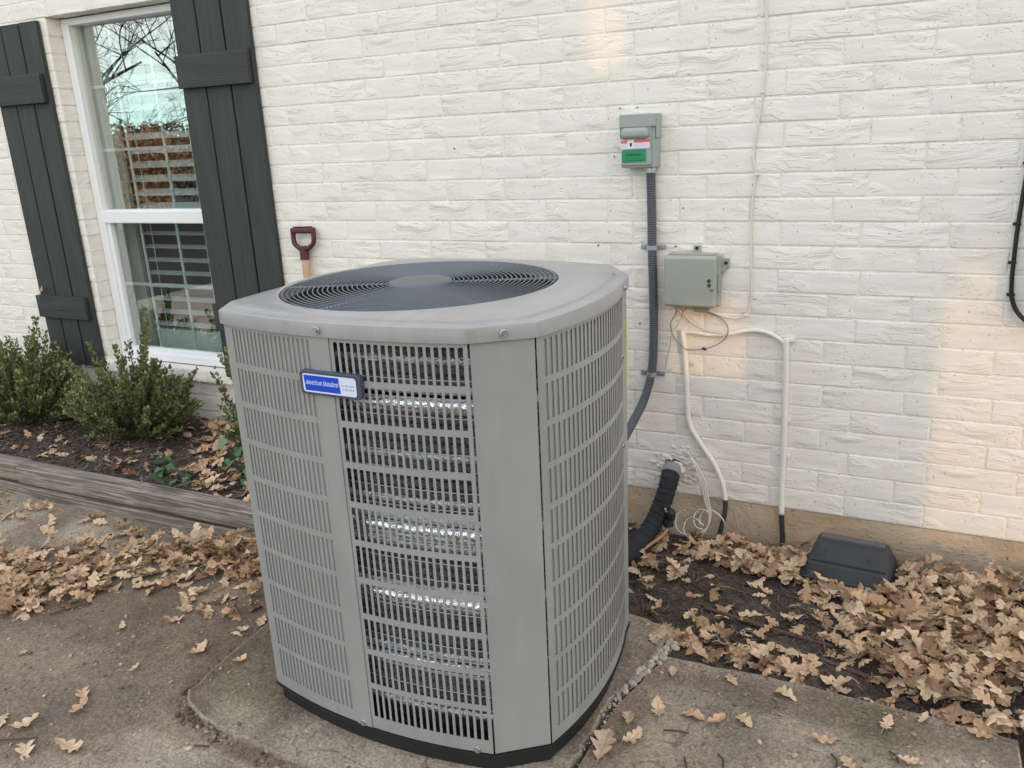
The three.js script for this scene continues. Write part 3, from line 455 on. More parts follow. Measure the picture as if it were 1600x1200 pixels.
  for (let i = 0; i < 42; i++) { const y = 0.118 + i * 0.0215; if (shiny.some(s => abs(s - y) < 0.0125)) continue; const near = shiny.some(s => abs(s - y) < 0.034) || (i * 7) % 5 === 0; part('spiny_tube', sweep(loop(-0.05, y), 110, 7, 0.0115, true), near ? mat.coilBright : mat.coil, coil); }
  for (const y of shiny) part('bare_tube', sweep(loop(-0.038, y), 220, 8, (t) => 0.0125 + 0.0005 * sin(t * 900) + 0.0004 * sin(t * 1431), true), mat.foil, coil, 'shiny bare aluminium turn of the coil');
  const wires = []; for (let i = 0; i < 21; i++) wires.push(sweep(loop(-0.038, 0.135 + i * 0.0425 + (R() - 0.5) * 0.012), 70, 5, 0.0014, true)); part('coil_wire', wires, mat.coilWire, coil);
  // maker's badge
  const bw = 0.163, bh = 0.054, rs = (w, h, r) => { const s = new THREE.Shape(); s.moveTo(-w / 2 + r, -h / 2); s.lineTo(w / 2 - r, -h / 2); s.quadraticCurveTo(w / 2, -h / 2, w / 2, -h / 2 + r); s.lineTo(w / 2, h / 2 - r); s.quadraticCurveTo(w / 2, h / 2, w / 2 - r, h / 2); s.lineTo(-w / 2 + r, h / 2); s.quadraticCurveTo(-w / 2, h / 2, -w / 2, h / 2 - r); s.lineTo(-w / 2, -h / 2 + r); s.quadraticCurveTo(-w / 2, -h / 2, -w / 2 + r, -h / 2); return s; };
  const bq = P(0, 0.014, 0), bd = part('badge', new THREE.ExtrudeGeometry(rs(bw, bh, 0.011), { depth: 0.008, bevelEnabled: true, bevelSize: 0.002, bevelThickness: 0.003, bevelSegments: 3, bevelOffset: -0.002 }), M(lin(0.055, 0.07, 0.115), 0.45), ac); bd.position.set(bq[0], 0.9275, bq[1] + 0.0005);
  const cv = document.createElement('canvas'); cv.width = 1024; cv.height = 320; const c = cv.getContext('2d');
  c.fillStyle = '#d5dcf0'; c.fillRect(0, 0, 1024, 320); c.fillStyle = '#0d45c4'; c.beginPath(); c.moveTo(28, 26); c.lineTo(690, 26); c.lineTo(700, 36); c.lineTo(722, 294); c.lineTo(40, 294); c.lineTo(22, 40); c.closePath(); c.fill();
  c.save(); c.translate(46, 184); c.transform(1, 0, -0.12, 1, 0, 0); c.fillStyle = '#eef3ff'; c.font = 'italic 104px serif'; c.textBaseline = 'alphabetic'; const tw = c.measureText('American Standard').width; c.scale(634 / tw, 1.05); c.fillText('American Standard', 0, 0); c.restore();
  c.fillStyle = '#8b99b8'; const mk = rng(4); for (const yy of [132, 196]) { let xx = 752; while (xx < 960) { const w = 8 + mk() * 14; c.fillRect(xx, yy + mk() * 4, w, 22 + mk() * 6); xx += w + 6 + (mk() > 0.8 ? 14 : 0); } }
  const ct = new THREE.CanvasTexture(cv); ct.colorSpace = THREE.SRGBColorSpace;
  const fg = new THREE.ShapeGeometry(rs(bw - 0.020, bh - 0.013, 0.007), 6), fu = fg.attributes.uv, fp = fg.attributes.position; for (let i = 0; i < fu.count; i++) fu.setXY(i, fp.getX(i) / (bw - 0.020) + 0.5, fp.getY(i) / (bh - 0.013) + 0.5);
  const fm = part('badge_face', fg, M(lin(1, 1, 1), 0.35, { map: ct }), bd); fm.position.z = 0.0122;
  // yellow energy card sticking out past the rear corner
  part('energy_label', box(0.006, 0.185, 0.012, 0.4275, 0.862, -0.236, 0, 0.0, 0), M(lin(0.62, 0.57, 0.2), 0.6), ac, 'yellow paper label edge');
}

// ------------------------------------------------------------------ things on the wall
{
  const t = thing('disconnect_box', 'grey electrical disconnect box with green sticker on the white wall', 'electrical box', [-0.868, 1.372, 0.0]);
  const w = 0.115, h = 0.168, d = 0.075;
  part('case', rbox(w, h - 0.01, d - 0.008, 0.004, 0, -0.006, d / 2 - 0.003), mat.boxGray, t);
  part('lid', [rbox(w + 0.006, 0.042, d + 0.006, 0.004, 0, h / 2 - 0.020, d / 2), rbox(w - 0.012, h - 0.03, 0.006, 0.003, -0.004, -0.008, d - 0.004)], mat.boxGray, t);
  for (const q of [-1, 1]) part('side_flange', rbox(0.004, 0.062, d - 0.02, 0.0018, q * (w / 2 + 0.0035), h / 2 - 0.045, d / 2), mat.boxGray, t);
  const pg = new RoundedBoxGeometry(0.094, 0.036, 0.036, 5, 0.015); part('pull_handle', place(pg, -0.006, 0.025, d + 0.001), mat.boxGray, t);
  const sticker = (cw, ch, draw, sw, sh, x, y, z, name, rz = 0) => { const cv = document.createElement('canvas'); cv.width = cw; cv.height = ch; draw(cv.getContext('2d')); const tx = new THREE.CanvasTexture(cv); tx.colorSpace = THREE.SRGBColorSpace; const p = part(name, new THREE.PlaneGeometry(sw, sh), M(lin(1, 1, 1), 0.5, { map: tx }), t); p.position.set(x, y, z); p.rotation.z = rz; };
  sticker(384, 128, c => { c.fillStyle = '#e6e2ee'; c.fillRect(0, 0, 384, 128); c.fillStyle = '#d4717c'; c.fillRect(0, 10, 84, 44); c.fillRect(176, 4, 208, 46); c.fillStyle = '#efe9d2'; c.fillRect(92, 0, 78, 50); c.fillStyle = '#171c2a'; c.beginPath(); c.ellipse(132, 72, 15, 27, 0.1, 0, 7); c.fill(); c.fillStyle = '#b9b6c6'; const r = rng(3); for (let y = 66; y < 120; y += 15) for (let x = 178; x < 372;) { const q = 8 + r() * 18; c.fillRect(x, y, q, 6); x += q + 6; } for (let y = 70; y < 118; y += 16) c.fillRect(8, y, 50 + r() * 30, 6); }, 0.098, 0.030, -0.006, -0.0085, d + 0.0014, 'warning_sticker', 0.015);
  sticker(512, 240, c => { c.fillStyle = '#0f8a5c'; c.fillRect(0, 0, 512, 240); c.fillStyle = '#0a5238'; const r = rng(9); for (let x = 78; x < 205;) { const q = 8 + r() * 12; c.fillRect(x, 62 + r() * 10, q, 44 + r() * 26); x += q + 5; } for (let x = 205; x < 420;) { const q = 10 + r() * 14; c.fillRect(x, 72 + r() * 8, q, 44 + r() * 10); x += q + 7; } for (let x = 60; x < 470;) { const q = 8 + r() * 10; c.fillRect(x, 168, q, 7); x += q + 6; } for (let x = 60; x < 460;) { const q = 12 + r() * 12; c.fillRect(x, 192 + r() * 4, q, 26); x += q + 8; } }, 0.081, 0.039, -0.0115, -0.0465, d + 0.0016, 'green_sticker', 0.03);
  part('conduit_connector', [cyl(0.0165, 0.0165, 0.014, 20, 0.031, -h / 2 - 0.012, 0.024), cyl(0.02, 0.02, 0.006, 8, 0.031, -h / 2 - 0.006, 0.024)], mat.steel, t);
}
{
  const t = thing('flexible_conduit', 'ribbed dark grey conduit running down from the disconnect box', 'conduit');
  const L = [[-0.838, 1.282, 0.024], [-0.835, 1.141, 0.022], [-0.834, 1.02, 0.0195], [-0.829, 0.833, 0.0195], [-0.828, 0.695, 0.0195], [-0.836, 0.569, 0.0195], [-0.853, 0.48, 0.05], [-0.866, 0.425, 0.13], [-0.863, 0.4, 0.25], [-0.85, 0.37, 0.45], [-0.84, 0.36, 0.68]];
  part('ribbed_hose', sweep(L, 760, 12, (q, len) => 0.0152 + 0.0011 * sin(q * len * 2 * PI / 0.0078)), mat.conduit, t);
  for (const [x, y] of [[-0.834, 1.019], [-0.835, 0.567]]) part('conduit_strap', [place(new THREE.CylinderGeometry(0.0178, 0.0178, 0.016, 18, 1, true, -PI / 2, PI), x, y, 0.018), rbox(0.028, 0.016, 0.003, 0.001, x - 0.03, y, 0.004), rbox(0.028, 0.016, 0.003, 0.001, x + 0.03, y, 0.004), cyl(0.005, 0.005, 0.005, 8, x + 0.032, y, 0.007, PI / 2), cyl(0.005, 0.005, 0.005, 8, x - 0.032, y, 0.007, PI / 2)], M(lin(0.42, 0.45, 0.5), 0.4, { metalness: 0.6, side: THREE.DoubleSide }), t);
}
{
  const t = thing('telephone_box', 'square grey green utility box with wires hanging below it', 'utility box', [-0.692, 0.912, 0.0]);
  const w = 0.176, h = 0.172, d = 0.062;
  part('back_plate', rbox(w + 0.006, h + 0.004, 0.026, 0.006, 0.004, 0, 0.018), mat.nid, t);
  part('cover', rbox(w, h, 0.05, 0.011, 0, 0.0, d - 0.018, 0, 0, 0, 4), mat.nid, t);
  part('cover_lip', [rbox(w - 0.02, 0.006, 0.03, 0.002, 0, h / 2 + 0.003, 0.024), rbox(0.007, 0.06, 0.03, 0.002, w / 2 + 0.004, -0.005, 0.026)], mat.nid, t);
  part('mounting_tab', [rbox(0.026, 0.03, 0.006, 0.002, 0.01, h / 2 + 0.014, 0.005)], mat.nid, t); part('mounting_tab', [rbox(0.03, 0.034, 0.006, 0.002, w / 2 + 0.016, h / 2 - 0.03, 0.005), rbox(0.02, 0.014, 0.02, 0.002, w / 2 + 0.009, h / 2 - 0.05, 0.012)], mat.nid, t);
  for (const [x, y] of [[0.01, h / 2 + 0.019], [w / 2 + 0.02, h / 2 - 0.028]]) part('tab_screw', cyl(0.006, 0.006, 0.003, 10, x, y, 0.009, PI / 2), mat.dark, t);
  for (const [x, y] of [[w / 2 - 0.022, 0.006], [w / 2 - 0.021, -0.009]]) part('cover_screw', [place(new THREE.TorusGeometry(0.0056, 0.0016, 6, 16), x, y, d + 0.0068), cyl(0.0048, 0.0048, 0.003, 12, x, y, d + 0.0062, PI / 2)], M(lin(0.06, 0.065, 0.06), 0.6), t);
  part('hasp', [sweep([[w / 2 - 0.019, -0.022, d + 0.006], [w / 2 - 0.012, -0.026, d + 0.012], [w / 2 - 0.005, -0.021, d + 0.007]], 10, 5, 0.0016)], M(lin(0.1, 0.105, 0.1), 0.6), t);
  part('bottom_port', [rbox(0.05, 0.022, 0.034, 0.003, 0.035, -h / 2 - 0.009, 0.026)], M(lin(0.2, 0.225, 0.215), 0.55), t);
  part('cable_grommet', place(new THREE.CylinderGeometry(0.0075, 0.006, 0.03, 12), -0.032, -h / 2 - 0.010, 0.034, 0, 0, 0.7), M(lin(0.45, 0.27, 0.23), 0.6), t);
}
const wireThing = (name, label, cat, pts, r, m, n = 90) => { const o = part(name, sweep(pts, n, 7, r), m, scene); o.name = numbered(name); return tag(o, label, cat); };
const cream = M(lin(0.70, 0.67, 0.60), 0.6), greyWire = M(lin(0.24, 0.235, 0.215), 0.6), mint = M(lin(0.30, 0.50, 0.40), 0.5);
{
  const t = thing('drop_wire', 'thin white wire stapled down the wall to the utility box', 'wire');
  part('wire', sweep([[-0.498, 2.6, 0.008], [-0.494, 2.1, 0.007], [-0.490, 1.798, 0.007], [-0.487, 1.763, 0.007], [-0.481, 1.655, 0.007], [-0.484, 1.508, 0.007], [-0.493, 1.433, 0.007], [-0.507, 1.334, 0.008], [-0.508, 1.299, 0.01], [-0.498, 1.255, 0.008], [-0.504, 1.199, 0.007], [-0.506, 1.077, 0.007], [-0.500, 0.909, 0.007], [-0.501, 0.823, 0.008], [-0.510, 0.800, 0.011], [-0.546, 0.784, 0.012], [-0.599, 0.793, 0.014], [-0.640, 0.811, 0.02]], 200, 7, 0.0036), cream, t);
  part('staple', rbox(0.016, 0.006, 0.012, 0.002, -0.494, 1.253, 0.008), cream, t); part('staple', rbox(0.015, 0.007, 0.014, 0.002, -0.511, 0.797, 0.011), cream, t); part('staple', rbox(0.014, 0.005, 0.011, 0.002, -0.487, 1.5, 0.007), cream, t);
}
wireThing('loop_wire', 'grey wire hanging in a wide loop under the utility box', 'wire', [[-0.742, 0.812, 0.03], [-0.750, 0.790, 0.022], [-0.767, 0.757, 0.018], [-0.759, 0.712, 0.016], [-0.727, 0.679, 0.02], [-0.709, 0.667, 0.022], [-0.660, 0.670, 0.018], [-0.605, 0.690, 0.016], [-0.574, 0.720, 0.02], [-0.570, 0.752, 0.018], [-0.597, 0.786, 0.018], [-0.629, 0.800, 0.022], [-0.66, 0.806, 0.026]], 0.0021, greyWire);
{ const m = part('wire_splice', place(new THREE.CapsuleGeometry(0.0045, 0.008, 4, 8), -0.648, 0.672, 0.018, 0, 0, 1.2), mat.black, scene); m.name = 'wire_splice'; tag(m, 'tiny black splice on the loop wire under the utility box', 'splice'); }
wireThing('ground_wire', 'thin green wire dangling left of the loop under the box', 'wire', [[-0.722, 0.812, 0.03], [-0.724, 0.793, 0.024], [-0.739, 0.758, 0.022], [-0.762, 0.723, 0.02], [-0.768, 0.676, 0.018], [-0.783, 0.616, 0.014], [-0.784, 0.588, 0.012], [-0.774, 0.582, 0.014], [-0.764, 0.588, 0.014]], 0.0018, mint);
wireThing('short_wire', 'short pale wire from the utility box to the horizontal pipe run', 'wire', [[-0.722, 0.805, 0.028], [-0.712, 0.782, 0.02], [-0.684, 0.757, 0.016], [-0.629, 0.735, 0.017], [-0.576, 0.732, 0.018], [-0.56, 0.733, 0.014]], 0.0026, cream);
{
  const t = thing('painted_cable', 'white painted cable arching right and dropping to the ground, black end', 'cable');
  part('cable', [sweep([[-0.730, 0.722, 0.004], [-0.70, 0.727, 0.01], [-0.630, 0.722, 0.011], [-0.565, 0.729, 0.011], [-0.501, 0.745, 0.011], [-0.449, 0.743, 0.011], [-0.413, 0.729, 0.012], [-0.386, 0.709, 0.013], [-0.379, 0.68, 0.012], [-0.378, 0.66, 0.012]], 80, 8, 0.0075), sweep([[-0.3785, 0.728, 0.014], [-0.373, 0.568, 0.014], [-0.369, 0.339, 0.014], [-0.369, 0.196, 0.014], [-0.3655, 0.092, 0.015]], 60, 10, 0.0098)], mat.whitePaint, t);
  part('bare_end', sweep([[-0.3655, 0.1, 0.015], [-0.363, 0.06, 0.018], [-0.357, 0.0, 0.022], [-0.354, -0.07, 0.028]], 20, 9, 0.0088), M(lin(0.025, 0.029, 0.035), 0.6), t, 'unpainted dark lower end');
  for (const [x, y] of [[-0.366, 0.72], [-0.3665, 0.44], [-0.3645, 0.31]]) part('cable_clip', [rbox(0.03, 0.014, 0.012, 0.003, x, y, 0.008), place(new THREE.TorusGeometry(0.0105, 0.0026, 6, 14, PI), x - 0.006, y, 0.014, -PI / 2)], mat.whitePaint, t);
}
{
  const t = thing('painted_cable', 'white painted cable curving down left of the other, dark lower end', 'cable');
  part('cable', sweep([[-0.728, 0.730, 0.006], [-0.724, 0.712, 0.012], [-0.718, 0.666, 0.013], [-0.712, 0.597, 0.013], [-0.704, 0.45, 0.013], [-0.700, 0.41, 0.014], [-0.688, 0.375, 0.016], [-0.655, 0.323, 0.018], [-0.605, 0.252, 0.018], [-0.572, 0.18, 0.02], [-0.560, 0.118, 0.022]], 110, 10, 0.0092), mat.whitePaint, t);
  part('bare_end', sweep([[-0.561, 0.124, 0.022], [-0.560, 0.09, 0.023], [-0.563, 0.05, 0.025], [-0.572, 0.006, 0.028], [-0.583, -0.07, 0.032]], 26, 9, 0.0088), M(lin(0.035, 0.042, 0.055), 0.6), t, 'unpainted dark lower end');
  for (const [x, y] of [[-0.704, 0.43], [-0.708, 0.615]]) part('cable_clip', [rbox(0.034, 0.013, 0.012, 0.003, x + 0.004, y, 0.008), place(new THREE.TorusGeometry(0.0105, 0.0026, 6, 14, PI), x, y, 0.014, -PI / 2)], M(lin(0.6, 0.58, 0.52), 0.6), t);
}
{
  const t = thing('black_cable', 'black cable with clips bending at the right edge of the wall', 'cable');
  part('cable', sweep([[0.252, 1.5, 0.012], [0.247, 1.3, 0.012], [0.243, 1.21, 0.012], [0.239, 1.101, 0.012], [0.239, 1.009, 0.012], [0.241, 0.935, 0.012], [0.247, 0.885, 0.013], [0.266, 0.845, 0.018], [0.30, 0.818, 0.04], [0.36, 0.806, 0.06]], 90, 8, 0.0062), mat.black, t);
  for (const [x, y] of [[0.239, 1.101], [0.239, 0.991], [0.2455, 0.897], [0.2455, 1.27]]) part('cable_clip', rbox(0.022, 0.008, 0.014, 0.002, x - 0.003, y, 0.012), mat.black, t);
}
{ // out of view to the right: the box this cable serves
  const t = thing('meter_box', 'grey meter box at the far end of the black cable', 'electrical box', [0.44, 1.12, 0]);
  part('case', rbox(0.22, 0.5, 0.13, 0.008, 0, 0, 0.065), mat.boxGray, t); const g = new THREE.CylinderGeometry(0.075, 0.08, 0.05, 28); g.rotateX(PI / 2); part('meter_dial', place(g, 0, 0.1, 0.15), mat.steel, t);
}
{
  const t = thing('line_set', 'thick black insulated pipe coming out of a hole in the wall', 'pipe');
  part('insulation', sweep([[-0.76, 0.212, -0.05], [-0.757, 0.21, 0.01], [-0.757, 0.195, 0.04], [-0.763, 0.15, 0.062], [-0.778, 0.09, 0.085], [-0.798, 0.03, 0.125], [-0.822, -0.012, 0.19], [-0.845, -0.03, 0.29], [-0.875, -0.025, 0.42], [-0.9, 0.05, 0.6], [-0.9, 0.12, 0.72]], 170, 14, (q, L) => 0.033 + 0.0016 * sin(q * L * 2 * PI / 0.017) + 0.001 * sin(q * 231)), mat.foam, t);
  const col = M(lin(0.66, 0.65, 0.60), 0.9); const fr = rng(8), fo = []; for (let i = 0; i < 34; i++) { const q = fr() * PI, f = fr(); fo.push(place(new THREE.IcosahedronGeometry(0.006 + fr() * 0.008, 1).scale(1.2, 1, 0.6), -0.757 + cos(q) * 0.034, 0.200 + sin(q) * 0.030 + (fr() - 0.3) * 0.01, 0.006 + fr() * 0.018)); } part('sealant', fo, col, t);
  part('dusty_elbow', sweep([[-0.757, 0.2115, 0.012], [-0.757, 0.204, 0.028], [-0.7575, 0.196, 0.041]], 10, 14, t2 => 0.0362 - 0.0004 * t2), M(lin(0.24, 0.245, 0.25), 0.95, { bumpMap: tSoilBump, bumpScale: 0.004 }), t);
}
{
  const t = thing('service_valve', 'black plug with a copper pipe beside the insulated line', 'pipe');
  part('valve_body', [place(new THREE.CapsuleGeometry(0.018, 0.016, 6, 14), -0.738, 0.066, 0.105), cyl(0.017, 0.02, 0.022, 12, -0.742, 0.042, 0.118)], mat.black, t);
  part('valve_cap', place(new THREE.CapsuleGeometry(0.0045, 0.01, 4, 8), -0.7505, 0.092, 0.125, 0, 0, 0.2), mat.steel, t);
  part('copper_pipe', sweep([[-0.742, 0.045, 0.118], [-0.744, 0.02, 0.13], [-0.752, 0.006, 0.15], [-0.785, -0.014, 0.2], [-0.812, -0.03, 0.25], [-0.832, -0.036, 0.31], [-0.862, -0.03, 0.42], [-0.87, 0.03, 0.6]], 70, 8, 0.0072), mat.copper, t);
}
{
  const t = thing('wire_bundle', 'loose cream thermostat wires coiled at the foot of the wall', 'wire');
  const r = rng(21);
  for (let i = 0; i < 3; i++) part('wire', sweep([[-0.73, 0.272 + i * 0.005, -0.004], [-0.70, 0.278 - i * 0.003, 0.014], [-0.675 + i * 0.006, 0.245, 0.03], [-0.650 + i * 0.008, 0.19, 0.035], [-0.630 + i * 0.007, 0.11, 0.036], [-0.616 + i * 0.004, 0.06, 0.036], [-0.618, 0.01, 0.04], [-0.640 - i * 0.012, -0.03, 0.05], [-0.67 - i * 0.008, -0.045, 0.06]], 60, 6, 0.0026), cream, t);
  const ring = (cx, cy, cz, rad, a0, a1, ti) => { const p = []; for (let i = 0; i <= 14; i++) { const a = lerp(a0, a1, i / 14); p.push([cx + cos(a) * rad, cy + sin(a) * rad * 0.95, cz + sin(a * 2) * ti]); } return sweep(p, 50, 6, 0.0026); };
  part('wire', ring(-0.684, 0.02, 0.05, 0.05, 1.9, 5.6, 0.012), cream, t); part('wire', ring(-0.662, -0.002, 0.045, 0.042, 0.6, 5.2, 0.014), cream, t); part('wire', ring(-0.605, 0.03, 0.03, 0.045, -0.6, 3.6, 0.01), cream, t); part('wire', ring(-0.63, 0.035, 0.038, 0.04, 1.2, 4.6, 0.01), cream, t);
}
{ // shovel standing against the wall behind the unit
  const t = thing('shovel', 'shovel with burgundy D handle leaning on the wall behind the unit', 'shovel', [-2.327, 0.09, 0.06]); t.rotation.set(-0.035, 0, 0.005);
  part('shaft', sweep([[0, 0.1, 0], [0, 0.5, 0], [-0.006, 0.872, 0]], 12, 12, 0.0165), mat.ash, t);
  part('socket', cyl(0.0185, 0.0195, 0.056, 14, -0.0065, 0.885, 0), mat.burgundy, t);
  part('d_handle', [rbox(0.122, 0.024, 0.026, 0.008, -0.0035, 0.978, 0, 0, 0, 0.02), sweep([[-0.055, 0.975, 0], [-0.057, 0.945, 0], [-0.052, 0.922, 0], [-0.02, 0.898, 0]], 14, 8, 0.0105), sweep([[0.050, 0.978, 0], [0.051, 0.945, 0], [0.045, 0.925, 0], [0.01, 0.899, 0]], 14, 8, 0.0105)].concat([...Array(9)].map((_, i) => rbox(0.004, 0.006, 0.022, 0.001, -0.045 + i * 0.0105, 0.9905 + i * 0.0002, 0))), mat.burgundy, t);
  const s = new THREE.Shape(); s.moveTo(-0.1, 0.16); s.lineTo(0.1, 0.16); s.lineTo(0.095, -0.06); s.quadraticCurveTo(0.06, -0.13, 0, -0.16); s.quadraticCurveTo(-0.06, -0.13, -0.095, -0.06); s.lineTo(-0.1, 0.16); part('blade', place(new THREE.ExtrudeGeometry(s, { depth: 0.002, bevelEnabled: true, bevelSize: 0.001, bevelThickness: 0.001 }), 0, 0.03, 0.0), mat.rust, t);
}
{ // black bait station on the soil
  const t = thing('bait_station', 'black plastic bait station box half buried in leaves by the wall', 'bait box', [-0.125, -0.046, 0.122], undefined, -0.07);
  const lvl = [[0.142, 0.104, 0.0], [0.145, 0.107, 0.006], [0.145, 0.107, 0.026], [0.139, 0.101, 0.03], [0.1365, 0.098, 0.034], [0.128, 0.088, 0.062], [0.123, 0.078, 0.070], [0.112, 0.046, 0.108], [0.108, 0.030, 0.116], [0.103, 0.02, 0.1185]];
  const rings = lvl.map(([w, d, y]) => { const o = []; const cr = min(0.026, d * 0.6), n = 6; for (const [sx, sz, a0] of [[1, 1, 0], [-1, 1, PI / 2], [-1, -1, PI], [1, -1, 1.5 * PI]]) for (let i = 0; i <= n; i++) { const a = a0 + i / n * PI / 2; o.push([sx * (w - cr) + cos(a) * cr, y, sz * (d - cr) + sin(a) * cr - (y > 0.03 ? (y - 0.03) * 0.25 : 0)]); } return o; });
  const N = rings[0].length, pos = [], idx = []; rings.forEach(q => q.forEach(p => pos.push(...p))); for (let j = 0; j + 1 < rings.length; j++) for (let i = 0; i < N; i++) { const p = j * N + i, q = j * N + (i + 1) % N; idx.push(p, p + N, q, q, p + N, q + N); } const c0 = pos.length / 3; pos.push(0, lvl[lvl.length - 1][2], -0.02); for (let i = 0; i < N; i++) idx.push((rings.length - 1) * N + i, c0, (rings.length - 1) * N + (i + 1) % N);
  const nb = 5 * N * 6, uvb = pos.filter((_, i) => i % 3 !== 1); part('body', toCreasedNormals(geom(pos, idx.slice(0, nb), uvb), 0.5), M(lin(0.024, 0.027, 0.031), 0.6, { bumpMap: tSoilBump, bumpScale: 0.001 }), t); part('lid', toCreasedNormals(geom(pos, idx.slice(nb), uvb), 0.5), M(lin(0.038, 0.04, 0.042), 0.75, { bumpMap: tSoilBump, bumpScale: 0.0012 }), t);
  const dusty = M(lin(0.12, 0.122, 0.122), 0.85, { bumpMap: tSoilBump, bumpScale: 0.002 });
  part('top_ridge', rbox(0.2, 0.016, 0.034, 0.006, 0, 0.1205, -0.018), dusty, t);
  for (const x of [-0.088, 0.072]) part('lid_recess', rbox(0.034, 0.006, 0.026, 0.002, x, 0.0885, 0.046, 0.86), mat.bait, t);
  part('lid_ridge', [rbox(0.225, 0.005, 0.007, 0.002, 0, 0.0725, 0.0665), rbox(0.262, 0.005, 0.008, 0.002, 0, 0.033, 0.094)], mat.bait, t);
  part('entry_hole', [rbox(0.05, 0.03, 0.01, 0.004, 0.075, 0.008, 0.103)], M(lin(0.004, 0.004, 0.004), 0.9), t);
}
for (const [x, z, x2, z2, y, label] of [[-0.512, 0.53, -0.13, 0.60, 0.0, 'rusty iron rod lying in the soil in front of the bait box'], [-0.80, 0.235, -0.6, 0.222, -0.018, 'short rusty rod under leaves near the insulated pipe'], [-0.3, 0.64, -0.02, 0.70, -0.006, 'rusty rod end between the soil and the slab edge']]) {
  const m = part('iron_rod', sweep([[x, rightY(x, z) + 0.009, z], [(x + x2) / 2, rightY((x + x2) / 2, (z + z2) / 2) + 0.009, (z + z2) / 2 + 0.006], [x2, rightY(x2, z2) + 0.004, z2]], 24, 8, 0.0068), mat.rust, scene); m.name = numbered('iron_rod'); tag(m, label, 'rod');
}

// ------------------------------------------------------------------ oak leaves
function oakLeaf(seed, len, wid) {
  const r = rng(seed), n = 26, pos = [], uv = [], idx = [], curl = (r() - 0.35) * 1.9, fold = 0.1 + r() * 0.4, tw = (r() - 0.5) * 1.1, lob = 2.6 + r() * 1.2, ph = r() * 0.35, sL = 0.85 + r() * 0.3, sR = 0.85 + r() * 0.3, cup = (r() - 0.4) * 0.9, wp = r() * 6;
  for (let i = 0; i <= n; i++) {
    const t = i / n, env = pow(max(0, sin(PI * pow(clamp(t * 0.97 + 0.015), 0.72))), 0.55) * (0.42 + 1.0 * t * (1.3 - t)), bl = off => { const q = (t * lob + off) % 1; return 0.30 + 0.78 * pow(sin(PI * q), 0.85); };
    const top = smooth(0.62, 0.78, t), wl = wid * env * lerp(bl(ph), 0.95 - 0.12 * cos(t * 40), top) * sL, wr = wid * env * lerp(bl(ph + 0.22), 0.95 - 0.12 * cos(t * 40 + 2), top) * sR, x = (t - 0.5) * len;
    const zc = curl * (t - 0.5) * (t - 0.5) * len * 0.9, al = tw * (t - 0.5);
    for (const [q, w] of [[-1, wl], [-0.5, wl * 0.5], [0, 0], [0.5, wr * 0.5], [1, wr]]) { const s = Math.sign(q) * w, lift = abs(s) * fold + cup * s * s * 18 + (q ? 0.0022 * sin(t * 17 + q * 3 + wp) : 0); pos.push(x + abs(s) * 0.3, zc + lift * cos(al) + s * sin(al), s * cos(al)); uv.push(t, 0.5 + q / 2); }
  }
  for (let i = 0; i < n; i++) for (let k = 0; k < 4; k++) { const a = i * 5 + k, b = a + 5; idx.push(a, a + 1, b, b, a + 1, b + 1); }
  const g = geom(pos, idx, uv), st = sweep([[-len / 2 - 0.016, 0.002, (r() - 0.5) * 0.008], [-len / 2, curl * 0.25 * len * 0.9, 0], [0, 0.0007, 0], [len * 0.3, curl * 0.09 * len * 0.9 + 0.0007, 0]], 8, 3, t => 0.0011 * (1 - t * 0.7));
  return merge([g, st]);
}
const leafGeo = []; for (let i = 0; i < 20; i++) leafGeo.push(oakLeaf(300 + i, 0.066 + R() * 0.03, 0.024 + R() * 0.008));
const tLeaf = tex(256, 128, (u, v) => { const vein = min(abs(v - 0.5) * 14, 1), sv = smooth(0.0, 0.14, abs(((u * 7 + abs(v - 0.5) * 3) % 1) - 0.5)), k = 0.82 + (fbm(u, v, 6, 6, 4, 3) - 0.5) * 0.4; const q = k * (0.82 + 0.18 * vein) * (0.92 + 0.08 * sv); return [q, q * (0.97 + (fbm(u, v, 4, 4, 2, 40) - 0.5) * 0.1), q * 0.95]; }, false);
const leafCols = [[0.56, 0.37, 0.225], [0.63, 0.45, 0.295], [0.47, 0.295, 0.17], [0.34, 0.21, 0.125], [0.66, 0.49, 0.335], [0.54, 0.39, 0.255], [0.58, 0.385, 0.25], [0.27, 0.155, 0.09], [0.56, 0.38, 0.13], [0.50, 0.37, 0.26]];
const leafMats = leafCols.map(c => M(lin(c[0] * 1.1, c[1] * 1.13, c[2] * 1.12), 0.78, { map: tLeaf, side: THREE.DoubleSide }));
const leafAny = M(lin(1.04, 1.07, 1.06), 0.78, { map: tLeaf, side: THREE.DoubleSide });
const inPoly = (x, z, p) => { let c = false; for (let i = 0, j = p.length - 1; i < p.length; j = i++) if ((p[i][1] > z) !== (p[j][1] > z) && x < (p[j][0] - p[i][0]) * (z - p[i][1]) / (p[j][1] - p[i][1]) + p[i][0]) c = !c; return c; };
